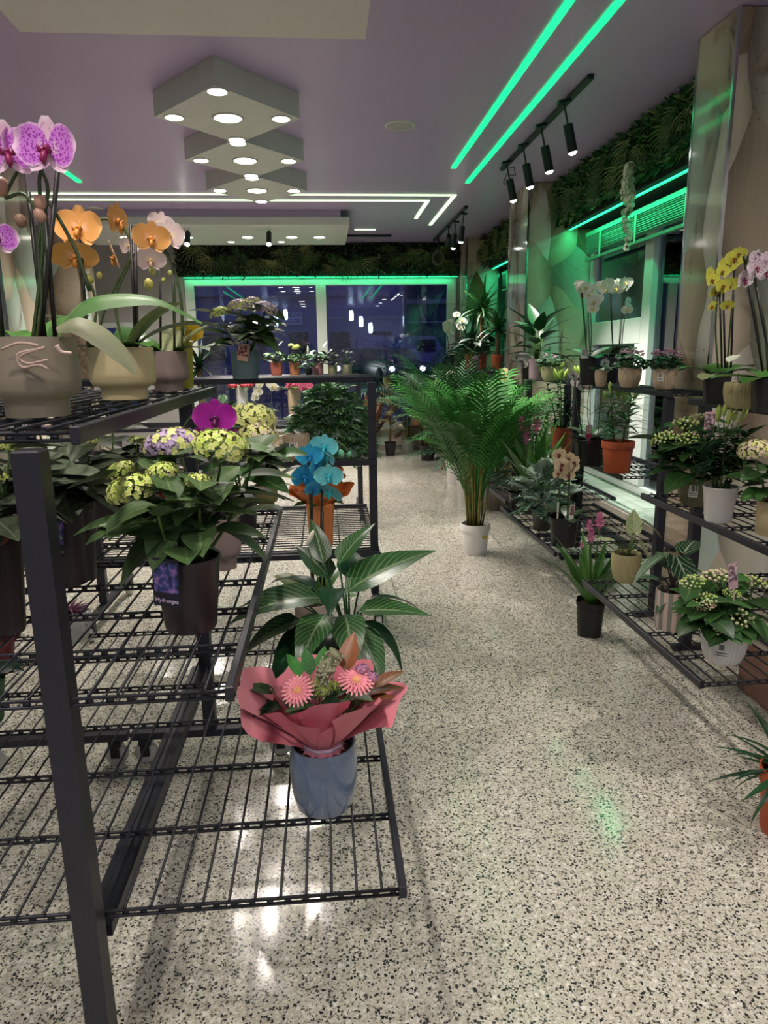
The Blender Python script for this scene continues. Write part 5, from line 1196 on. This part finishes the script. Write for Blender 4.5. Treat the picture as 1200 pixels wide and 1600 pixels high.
# ---- aisle palms
q = potted('potted_palm', 'tall bright green areca palm in a white pot in the aisle', 'palm', 742, 869, 47, 46, 0.0, None, 'nursery', P_wht)
palm(q, 60, 1.26, L_palm, .58, .6, 28, (.0, .20), .30, None, (.45, 1.0))
l_ = put('sticker', MB().box((-.022, -.001, -.012), (.022, .001, .012)).mesh('sticker', plain('c9b83a', .5), False), q.t, T(q.r*.45, -q.r*.83, q.h*.62) @ RZ(.5))
q = potted('potted_palm', 'areca palm in a taller white pot hidden behind the aisle palm', 'palm', 728, 794, 32, 42, 0.0, None, 'taper', P_wht)
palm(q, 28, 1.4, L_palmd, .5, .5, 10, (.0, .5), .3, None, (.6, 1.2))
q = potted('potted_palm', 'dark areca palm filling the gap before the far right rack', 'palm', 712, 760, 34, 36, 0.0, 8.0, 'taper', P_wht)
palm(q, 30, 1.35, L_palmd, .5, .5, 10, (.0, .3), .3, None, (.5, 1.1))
q = potted('potted_palm', 'dark palm in a square grey planter right of the aisle palm', 'palm', 780, 775, 44, 40, 0.0, 6.6, 'square', plain('6f665c', .6), .78)
q.loc.x = 1.15 if False else q.loc.x
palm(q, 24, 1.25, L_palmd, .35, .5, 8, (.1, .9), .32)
# ================================================================== FAR RIGHT RACKS
zf = 1.30
q = potted('potted_orchid', 'white orchid in a black pot at the far right corner', 'orchid', 703, 572, 15, 16, zf, 10.0, 'square', P_blk)
auto_orchid(q, K_wht, K_whtl, [(702, 556), (700, 530), (697, 505), (704, 520)], 9, 12, L_orchd, 9, True, 5, .25)
q = potted('potted_orchid', 'white orchid right of the corner orchid before the yuccas', 'orchid', 722, 572, 14, 15, zf, 9.5, 'square', P_blk)
auto_orchid(q, K_wht, K_whtl, [(722, 556), (722, 530), (716, 496), (724, 512)], 8, 12, L_orchd, 8, True, 5, .25)
def yucca_far(label, px, Y, trunk, L, n_):
    q = potted('potted_yucca', label, 'yucca', px, 574, 18, 24, zf, Y, 'nursery', P_terra)
    put('trunk', MB().tube([Vector((0, 0, q.top)), Vector((0, 0, q.top+trunk))], .028, 10).mesh('trunk', plain('7a6448', .8, 0, .3, .2, 0, 30)), q.t)
    rosette(q, Vector((0, 0, q.top+trunk)), n_, L, L_yuc, .15, (.3, 1.3), (-.5, 1.4)); return q
yucca_far('yucca on a bare trunk in a terracotta pot by the corner', 752, 8.9, .55, .45, 40)
q = yucca_far('bushy yucca in a terracotta pot against the middle column', 777, 8.3, .3, .42, 34)
q = potted('potted_dracaena', 'dracaena in a terracotta pot left of the bare-trunk yucca', 'dracaena', 734, 574, 14, 24, zf, 9.2, 'nursery', P_terra)
rosette(q, Vector((0, 0, q.top)), 24, .55, L_dark, .14, (.4, 1.2), (.1, 1.4))
q = potted('potted_plant', 'broad-leafed plant in a lilac pot among the yuccas', 'potted plant', 742, 574, 12, 22, zf, 8.7, 'cyl', P_lilac)
bushy(q, 24, L_dark, .2, .12, .3)
q = potted('potted_plant', 'big-leafed plant with a tall brown-green leaf by corner window', 'potted plant', 744, 574, 14, 20, zf, 9.8, 'nursery', P_terra)
put_leaf(q, leaf(leafm('3a4a20', '5a5a2a', None), 'ovate', .2, .2, .4, 8), Vector((0, 0, q.top+.4)), 1.5, 1.5, .75); stem_obj(q, [Vector((0, 0, q.top)), Vector((0, 0, q.top+.42))], .012)
bushy(q, 26, L_dark, .28, .2, .4)
# lower greenery in front of the far racks
zl = .36
def greens(label, px, py, Y, z, n_, mat, L, Rr, H, w_=30, kind='ovate', asp=.45):
    q = potted('potted_plant', label, 'potted plant', px, py, w_, 24, z, Y, 'taper', P_blk); bushy(q, n_, mat, L, Rr, H, kind, asp); return q
q = greens('loose dark plant with pale lily-like flowers in front of the corner rack', 690, 640, 9.3, zl, 46, L_dark, .26, .2, .55)
for k in range(3): put('lily_flower', floret_head(K_wht, K_bls, 14, k, .8, .6), q.t, T(-.1+.1*k, -.1, .75+.06*k) @ S(.06), kind='stuff')
greens('variegated upright plant on the lower far right shelf', 705, 660, 8.7, zl, 36, leafm('2c4a22', '6a8044', 'c9c98a', .5, .4, 3), .3, .16, .4, 26, 'lance', .2)
greens('dark bushy plant behind the aisle palm', 740, 650, 7.7, zl, 50, L_dark, .24, .22, .6)
greens('dark bushy plant low beside the middle column', 764, 660, 7.5, .8, 40, L_dark, .2, .2, .4)
q = greens('coral bromeliad peeking above the palms', 733, 600, 7.7, .8, 20, L_lilyd, .3, .15, .25, 20, 'lance', .16)
for k in range(3): put('bract', leaf(plain('c8606a', .5), 'lance', .4, .2, .4, 5), q.t, LM(Vector((-.02, -.05, .58)), k*2.1, .6, .1))
# ---- third right rack top
q = potted('potted_peace_lily', 'glossy peace lily in a lilac pink pot beside the middle column', 'peace lily', 838, 585, 24, 32, ZR3, 5.6, 'cyl', P_lilac)
ms = [leaf(L_peaced, 'lance', .9, .2, .44, 9), leaf(L_peaced, 'lance', .5, .2, .42, 9)]
for k in range(20):
    az = k*2.4; p = Vector((.05*math.cos(az), .05*math.sin(az), q.top+.05+.012*k)); put_leaf(q, ms[k % 2], p, az, .1+.045*k, .27*q.rnd.uniform(.8, 1.1)); stem_obj(q, [Vector((0, 0, q.top)), p], .004)
put_leaf(q, ms[0], q.rel(838, 512), 2.8, .35, .22)
q = potted('potted_begonia', 'dark leafed begonia in a cream bowl pot beside the lilac pot', 'begonia', 859, 587, 26, 22, ZR3, 5.35, 'ribbed', plain('cdbd9c', .5))
bushy(q, 60, L_bego, .055, .085, .10, 'ovate', .8); clusters(q, 5, (plain('b98aa0', .6), plain('8a6a7a', .6)), .014, .06, q.top+.11)
K_spt = petalm('e9e2dc', 'e6dfdc', 'f0ecea', '4a1a34', 16, .42); K_sptl = plain('5a1a3a', .5)
q = potted('potted_orchid', 'dark spotted white orchid leaning past the lilac pink pot', 'orchid', 822, 590, 16, 26, ZR3, 5.75, 'square', P_blk)
auto_orchid(q, K_spt, K_sptl, [(820, 565), (818, 560), (812, 560), (824, 566)], 8, 16, L_orchd, 9, False)
q = potted('potted_orchid', 'pale yellow orchid spray in front of the middle column foot', 'orchid', 792, 650, 14, 20, .72, 6.5, 'square', P_blk)
auto_orchid(q, petalm('d6c66a', 'd9cf96', 'e3dcb0'), K_yell, [(792, 630), (790, 605), (789, 578), (790, 596)], 5, 12, L_orchd, 5)
# ================================================================== MIDDLE RIGHT RACK
q = potted('potted_orchid', 'tall white orchid in a square black pot, left on top shelf of middle rack', 'orchid', 920, 604, 32, 42, ZR2[2], 4.55, 'square', P_blk, .2)
auto_orchid(q, K_wht, K_whtl, [(918, 562), (912, 500), (908, 438), (926, 462)], 6, 20, L_orchd, 12, True, 4, .2); auto_orchid(q, K_wht, K_whtl, [(922, 562), (924, 510), (918, 460), (928, 480)], 5, 19, L_orchd, 10, True, 2, .2)
card(q, q.rel(914, 560, -.06), .05, .06, (P_wht, picture_mat('orch', [(.4, '2a2a2c'), (.55, 'b0a8a8')], 80)), 0)
q = potted('potted_orchid', 'arching white orchid in a black pot behind the beige begonia pot', 'orchid', 950, 604, 34, 40, ZR2[2], 4.85, 'square', P_blk, .5)
auto_orchid(q, K_wht, K_whtl, [(958, 562), (956, 500), (952, 445), (940, 448)], 5, 20, L_orchd, 7, True, 5, .24); auto_orchid(q, K_wht, K_whtl, [(966, 562), (970, 500), (978, 440), (966, 450)], 7, 20, L_orchd, 9, True, 3, .24)
auto_orchid(q, K_wht, K_whtl, [(970, 562), (974, 510), (982, 470), (980, 486)], 3, 16, L_orchd, 5, False, 0)
q = potted('potted_plant', 'small beige pot tucked behind the square black orchid pot', 'potted plant', 938, 606, 18, 26, ZR2[2], 4.3, 'ribbed', P_beige)
bushy(q, 12, L_bego, .06, .04, .04)
F_bpk = (plain('c08aa6', .6), plain('d6a8b8', .6))
q = potted('potted_begonia', 'pink flowering begonia in a beige ribbed pot without label', 'begonia', 983, 604, 33, 30, ZR2[2], 4.15, 'ribbed', P_beige)
bushy(q, 70, L_bego, .055, .085, .10, 'ovate', .85); clusters(q, 16, F_bpk, .011, .085, q.top+.115)
q = potted('potted_begonia', 'pink begonia in a beige ribbed pot with white label near column', 'begonia', 1037, 611, 34, 32, ZR2[2], 3.85, 'ribbed', P_beige)
bushy(q, 70, L_bego, .055, .085, .10, 'ovate', .85); clusters(q, 20, F_bpk, .012, .085, q.top+.12); label_sticker(q, -2.4, .4, q.r*.55, q.h*.42)
# mid shelf
q = potted('potted_lily', 'budding lily in a terracotta pot, nearest on middle shelf of middle rack', 'lily', 963, 739, 50, 48, ZR2[1], 4.42, 'nursery', P_terra)
lily(q, 4, .36, L_lily, .17, [(956, 606, 20, -.2), (966, 612, 22, .1), (982, 606, 22, .3), (992, 612, 24, .3), (975, 616, 22, .0), (948, 618, 16, -.3)], 30)
q = potted('potted_orchid', 'black spotted orchid in a black pot with a pink tag', 'orchid', 922, 720, 52, 40, ZR2[1], 4.75, 'square', P_blk, .7)
auto_orchid(q, K_spt, K_sptl, [(910, 680), (902, 640), (898, 590), (908, 600)], 6, 17, L_orchd, 8, True, 4, .2); auto_orchid(q, K_spt, K_sptl, [(922, 680), (918, 640), (922, 600), (930, 600)], 4, 17, L_orchd, 6, True, 2, .2)
auto_orchid(q, K_spt, K_sptl, [(934, 680), (938, 630), (942, 580), (946, 570)], 6, 16, L_orchd, 8, True, 2, .2)
card(q, q.rel(920, 684, -q.r*1.1), .042, .085, (plain('c02a6a', .4), picture_mat('pale', [(.4, 'e6d9d6'), (.6, 'c9a0a0')], 80)), .0, .0, 0, .05)
q = potted('potted_lily', 'dark lily in a terracotta pot behind the black orchid pots', 'lily', 878, 705, 38, 40, ZR2[1], 5.35, 'nursery', P_terra)
lily(q, 5, .42, L_lilyd, .17, (), 28, 1.5, .06, leafm('6a8a34', '9ab04c', None))
# low shelf
def zl2(px, py): return ZR2[0]
q = potted('potted_orchid', 'cream and maroon orchid in a black pot on lower shelf of middle rack', 'orchid', 880, 856, 46, 44, ZR2[0], None, 'square', P_blk, .3)
K_crm = petalm('7a2a30', 'dcc8a4', 'e6d6b4', '8a3a3a', 9, .3); K_crml = plain('7a1a2a', .5)
auto_orchid(q, K_crm, K_crml, [(876, 812), (874, 770), (872, 715), (876, 735)], 4, 22, L_orchd, 9, True, 5, .17); auto_orchid(q, K_crm, K_crml, [(886, 812), (890, 770), (890, 720), (892, 740)], 5, 23, L_orchd, 10, True, 2, .17)
card(q, q.rel(892, 812, -q.r*1.0), .03, .09, (P_wht, picture_mat('mar', [(.4, 'b08a8a'), (.6, '5a1a2a')], 60)), .2, .0, .1, .04)
put('stick', MB().box((-.004, -.002, 0), (.004, .002, .12)).mesh('stick', plain('d9d2c4', .5), False), q.t, T(-q.r*.7, -q.r*.6, q.top))
q = potted('potted_silver_plant', 'silvery leafed plant in a dark pot on lower shelf', 'potted plant', 846, 831, 34, 32, ZR2[0], None, 'taper', plain('34302e', .5))
ferny(q, 46, [L_silver, L_silverd], .15, .10, .26, None, 1, (-.2, 1.1)); bushy(q, 40, L_silver, .075, .12, .14, 'ovate', .5)
for k in range(2):
    p = q.rel(856 if k == 0 else 838, 726 if k == 0 else 745); stem_obj(q, curve(Vector((0, 0, q.top)), p), .005, L_silver)
    for j in range(8): put_leaf(q, leaf(L_silver, 'ovate', .4, .2, .6, 5), Vector((0, 0, q.top)).lerp(p, .3+.1*j), j*2.4, .5, .07)
q = potted('potted_succulent', 'pale green leafy plant in a dark pot beside the silvery plant', 'potted plant', 868, 812, 30, 30, ZR2[0], 4.75, 'taper', P_blk)
bushy(q, 44, leafm('4a7a44', '7aa062', None), .09, .11, .16, 'ovate', .5)
q = potted('potted_curcuma', 'tall curcuma with three pink blooms on lower shelf of middle rack', 'curcuma', 832, 818, 34, 34, ZR2[0], 4.85, 'square', P_blk, .5)
ms = [leaf(L_curc, 'lance', .25, .3, .22, 9), leaf(L_curc, 'lance', .6, .3, .2, 9)]
def curcuma_leaves(q, n_, L, az0=0, spread=1.):
    for k in range(n_):
        az = k*2.4+az0; put_leaf(q, ms[k % 2], Vector((.02*math.cos(az), .02*math.sin(az), q.top)), az, 1.48-spread*(.08+.5*(k/n_)), L*q.rnd.uniform(.75, 1.1), q.rnd.uniform(-.2, .2))
curcuma_leaves(q, 16, .62)
K_cur = leafm('c04a8a', 'e894b8', 'f0c8d8', .3, .5, 3)
def curcuma_flower(q, px, py, h_):
    p = q.rel(px, py, -.03); s_ = sz(h_, q.loc+p); stem_obj(q, curve(Vector((0, 0, q.top)), p-Vector((0, 0, s_*.4))), .005)
    pt = leaf(K_cur, 'ovate', -.3, .35, .55, 5)
    f = put('flower_spike', MB().lathe([(.05, 0), (.13, .2), (.12, .5), (.04, .8), (.01, .9)], 10).mesh('flower_spike', K_cur), q.t, T(p-Vector((0, 0, s_*.5))) @ S(s_))
    for lay in range(4):
        for j in range(6): put('bract', pt, f, T(0, 0, .12+.17*lay) @ RZ(j*PI/3+lay*.5) @ RX(.35+.25*lay) @ S(.5))
for a in ((814, 664, 24), (838, 665, 26), (822, 682, 26)): curcuma_flower(q, *a)
q = potted('potted_fern', 'low grey-green plant in a dark pot at the far end of lower shelf', 'potted plant', 808, 800, 28, 26, ZR2[0], 5.0, 'taper', P_blk)
bushy(q, 46, L_silverd, .16, .12, .2, 'lance', .3)
q = potted('potted_plant', 'dark leafy plant behind the silvery plant', 'potted plant', 872, 780, 28, 30, ZR2[0], 5.05, 'taper', P_blk)
bushy(q, 50, L_lilyd, .14, .14, .3, 'lance', .3)
# floor curcuma
q = potted('potted_curcuma', 'curcuma with pink blooms in a black pot standing on the floor', 'curcuma', 920, 998, 46, 52, 0.0, None, 'square', P_blk, .4)
curcuma_leaves(q, 14, .42, .6, 1.2)
for a in ((921, 822, 18), (937, 815, 26), (924, 838, 22), (909, 853, 10)): curcuma_flower(q, *a)
# ================================================================== NEAREST RIGHT RACK
q = potted('potted_plant', 'small variegated plant in a khaki ribbed pot on nearest right rack', 'potted plant', 976, 914, 44, 44, ZR1[0], None, 'ribbed', P_yel)
L_var = leafm('4a6a34', 'b9c48a', 'dfe2b4', .5, .4, 5, 22)
for (px, py, az, el, s_) in ((958, 845, 2.9, .2, .09), (990, 832, 1.2, 1.0, .13), (998, 848, -.6, -.9, .12), (1006, 815, -.2, -.6, .13), (985, 860, -1.6, .4, .07)):
    p = q.rel(px, py); put_leaf(q, leaf(L_var, 'heart', .4, .2, .6, 7), p, az, el, s_); stem_obj(q, curve(Vector((0, 0, q.top)), p, (0, 0, .02)), .004)
n = NT('striped_pot'); sx = n.n('ShaderNodeSeparateXYZ'); n.l(n.coord('UV'), sx.inputs[0])
n.base(n.ramp(n.math('FRACT', n.math('MULTIPLY', sx.outputs[0], 11)), [(.0, 'd9bfb4'), (.5, '8f8d82')], 'CONSTANT')).pr(.4); P_str = n.mat
q = potted('potted_alocasia', 'alocasia with white-veined arrow leaves in a striped pot', 'alocasia', 1046, 988, 50, 58, ZR1[0], None, 'cyl', P_str)
for (px, py, az, el, s_, rl) in ((1035, 868, 3.3, -.5, .17, .3), (1058, 872, -1.35, -.75, .19, 0), (1070, 862, .8, .3, .15, 0), (1040, 935, 3.2, -.9, .08, 0), (1028, 905, 2.6, .1, .09, 0), (1045, 885, 1.5, .4, .13, 0), (1080, 890, -.2, -.3, .13, 0)):
    p = q.rel(px, py, -.02); put_leaf(q, leaf(L_aloc, 'heart', .5, .12, .62, 9), p, az, el, s_, rl); stem_obj(q, curve(Vector((0, 0, q.top)), p, (0, 0, .05)), .004, plain('3a2a26', .5), 'petiole')
q = potted('potted_hydrangea', 'white budded hydrangea in a white ribbed pot with recycling label', 'hydrangea', 1127, 1045, 68, 56, ZR1[0], None, 'ribbed', P_wht)
hydrangea(q, [(1082, 912, 40, .02, (F_budg, F_budc)), (1122, 903, 46, .06, (F_budp, F_budc)), (1178, 912, 42, .03, (F_budc, F_budg)), (1101, 940, 40, -.05, (F_budc, F_budg)), (1104, 946, 24, -.08, (F_budp, F_budc)), (1143, 928, 26, -.02, (F_budg, F_budg)), (1150, 966, 48, -.08, (F_budc, F_budc)), (1130, 983, 30, -.11, (F_budc, F_budc)), (1090, 950, 22, -.05, (F_budp, F_budc))], L_hyd2, .115, 14, 3, (F_budc, F_budg), 1, 'bud')
label_sticker(q, -2.2, .30, q.r*.62, q.h*.42)
card(q, q.rel(1146, 920, -.06), .036, .095, (plain('c9a0ae', .4), picture_mat('tag2', [(.4, 'd9c4c9'), (.55, '6a4a5a')], 60)), .1, .0, -.15, .06)
q = potted('potted_hydrangea', 'lime budded hydrangea in an olive ribbed pot on middle right shelf', 'hydrangea', 1090, 777, 60, 44, ZR1[1], 2.95, 'ribbed', plain('6f6d52', .5))
hydrangea(q, [(1035, 686, 36, -.02, (F_budg, F_budc)), (1073, 687, 38, -.05, (F_budg, F_budc)), (1070, 665, 44, .03, (F_budg, F_budc)), (1095, 655, 32, .06, (F_budp, F_budg))], L_hyd2, .14, 12, 3, (F_budg, F_budc), 1, 'bud')
label_sticker(q, -2.3, .38, q.r*.45, q.h*.42)
card(q, q.rel(1107, 684, -.09), .05, .11, (plain('d9aab4', .4), picture_mat('tag2', [(.4, 'd9c4c9'), (.55, '6a4a5a')], 60)), .05, .0, .0, .05)
q = potted('potted_lily', 'dense lily with upright green buds in a plain white pot', 'lily', 1122, 807, 52, 54, ZR1[1], 2.65, 'taper', P_wht)
lily(q, 5, .27, L_lilyd, .115, [(1123, 645, 26, .0), (1132, 640, 22, .05), (1139, 650, 27, .1), (1155, 646, 28, .5), (1147, 648, 20, .2)], 38, asp=.3)
q = potted('potted_hydrangea', 'blush hydrangea in a cream pot cut off by the right edge', 'hydrangea', 1207, 838, 54, 52, ZR1[1], 2.42, 'cyl', plain('c9b48a', .5))
hydrangea(q, [(1180, 704, 52, -.04, (F_blush, F_cream)), (1205, 700, 40, .02, (F_blush, F_cream))], L_hyd2, .11, 10, 3)
K_ylw = petalm('c9b83a', 'cfcc4a', 'd9d870'); K_ylwl = plain('8a4a2a', .5)
q = potted('potted_orchid', 'yellow moth orchid in a black pot on top of the nearest right rack', 'orchid', 1118, 624, 44, 48, ZR1[2], 2.9, 'square', P_blk, .25)
orchid(q, stems=[[(1128, 575), (1126, 520), (1124, 450), (1120, 420)], [(1136, 575), (1142, 500), (1148, 430), (1150, 400)], [(1122, 575), (1118, 510), (1122, 440), (1108, 420)]], stakes=[((1128, 575), (1124, 440)), ((1142, 575), (1148, 410)), ((1133, 575), (1130, 450))],
       blooms=[(1112, 437, 26, .3, .1, 0, 0), (1108, 428, 24, .5, .1, .2, 0), (1136, 414, 28, -.1, .2, .1, 0), (1148, 404, 28, -.3, .1, .1, 0), (1130, 446, 26, .0, .3, .1, 0), (1142, 444, 24, -.4, .2, 0, 0), (1118, 456, 24, .2, .4, 0, 0), (1112, 478, 20, .4, .3, 0, 0), (1136, 477, 20, -.2, .5, 0, 1), (1155, 396, 22, -.5, .2, 0, 1), (1128, 424, 24, .2, .1, 0, 0)],
       leaves=[(.2, .6, .17, L_orch, 1.0), (2.9, .6, .15, L_orch, 1.0), (-.7, .5, .15), (1.4, .7, .15), (3.8, .3, .13, L_pale)], pm=K_ylw, lm=K_ylwl, leafasp=.55)
q = potted('potted_air_plant', 'purple filler and spotted leaf in a beige ribbed pot on top right shelf', 'potted plant', 1157, 626, 50, 40, ZR1[2], 2.62, 'ribbed', P_yel)
purple_nest(q, 26); put_leaf(q, leaf(leafm('8a9a7a', 'dfe0cc', 'f0eede', .5, .5, 5, 30), 'ovate', .5, .15, .5, 8), q.rel(1138, 566, -.04), .6, .5, .09)
q = potted('potted_orchid', 'spotted purple orchid in a black pot at the right edge top shelf', 'orchid', 1200, 632, 56, 52, ZR1[2], 2.45, 'square', P_blk, .4)
orchid(q, stems=[[(1192, 580), (1182, 500), (1166, 420), (1175, 395), (1192, 400)], [(1200, 580), (1194, 500), (1178, 440), (1182, 410)]], stakes=[((1192, 580), (1162, 400)), ((1206, 580), (1178, 430))],
       blooms=[(1162, 436, 34, .4, .2, .1, 0), (1182, 418, 32, .0, .1, 0, 0), (1180, 404, 28, .2, .1, .2, 0), (1198, 426, 30, -.3, .2, 0, 0), (1194, 408, 30, .3, .1, 0, 0)], leaves=[(2.9, .35, .19, L_orch, .7), (.2, .6, .18), (3.6, .4, .15), (1.4, .6, .16)], pm=petalm('d9c9c9', 'd8c4cc', 'e6d9dc', '7a2a5a', 18, .42), lm=K_purl, leafasp=.5)
q = potted('potted_yucca', 'spiky plant in a terracotta pot on the floor at right picture edge', 'potted plant', 1222, 1325, 92, 90, 0.0, None, 'nursery', P_terra)
rosette(q, Vector((0, 0, q.top)), 34, .26, L_lilyd, .13, (.4, 1.3), (-.3, 1.2), 'lance')
# trailing white garland hanging from the green wall
g = thing('hanging_garland', 'trailing white flower garland hanging from the right green wall', 'garland', (2.30, 5.75, 2.9))
path = [atx(px, py, 2.27)-Vector((2.30, 5.75, 2.9)) for px, py in ((983, 268), (980, 295), (985, 320), (978, 345), (982, 370), (979, 392))]
put('vine', MB().tube(spline(path, 4), .005, 6).mesh('vine', M_stem), g)
rn = random.Random(9); sp_ = spline(path, 8); hm_ = floret_head(plain('f2eedc', .6), plain('e3e6c8', .6), 18, 1, .8, .5)
for k in range(64):
    t = (k/64)**1.35; p = sp_[int(t*(len(sp_)-1))]; s_ = .034*(1-.5*t)*rn.uniform(.7, 1.2)
    put('flower_cluster', hm_, g, T(p+Vector((rn.uniform(-.02, .02), rn.uniform(-1, 1), rn.uniform(-1, 1))).normalized()*(.085*(1-.75*t))*rn.random()) @ RX(rn.uniform(-1, 1)) @ S(s_), kind='stuff')
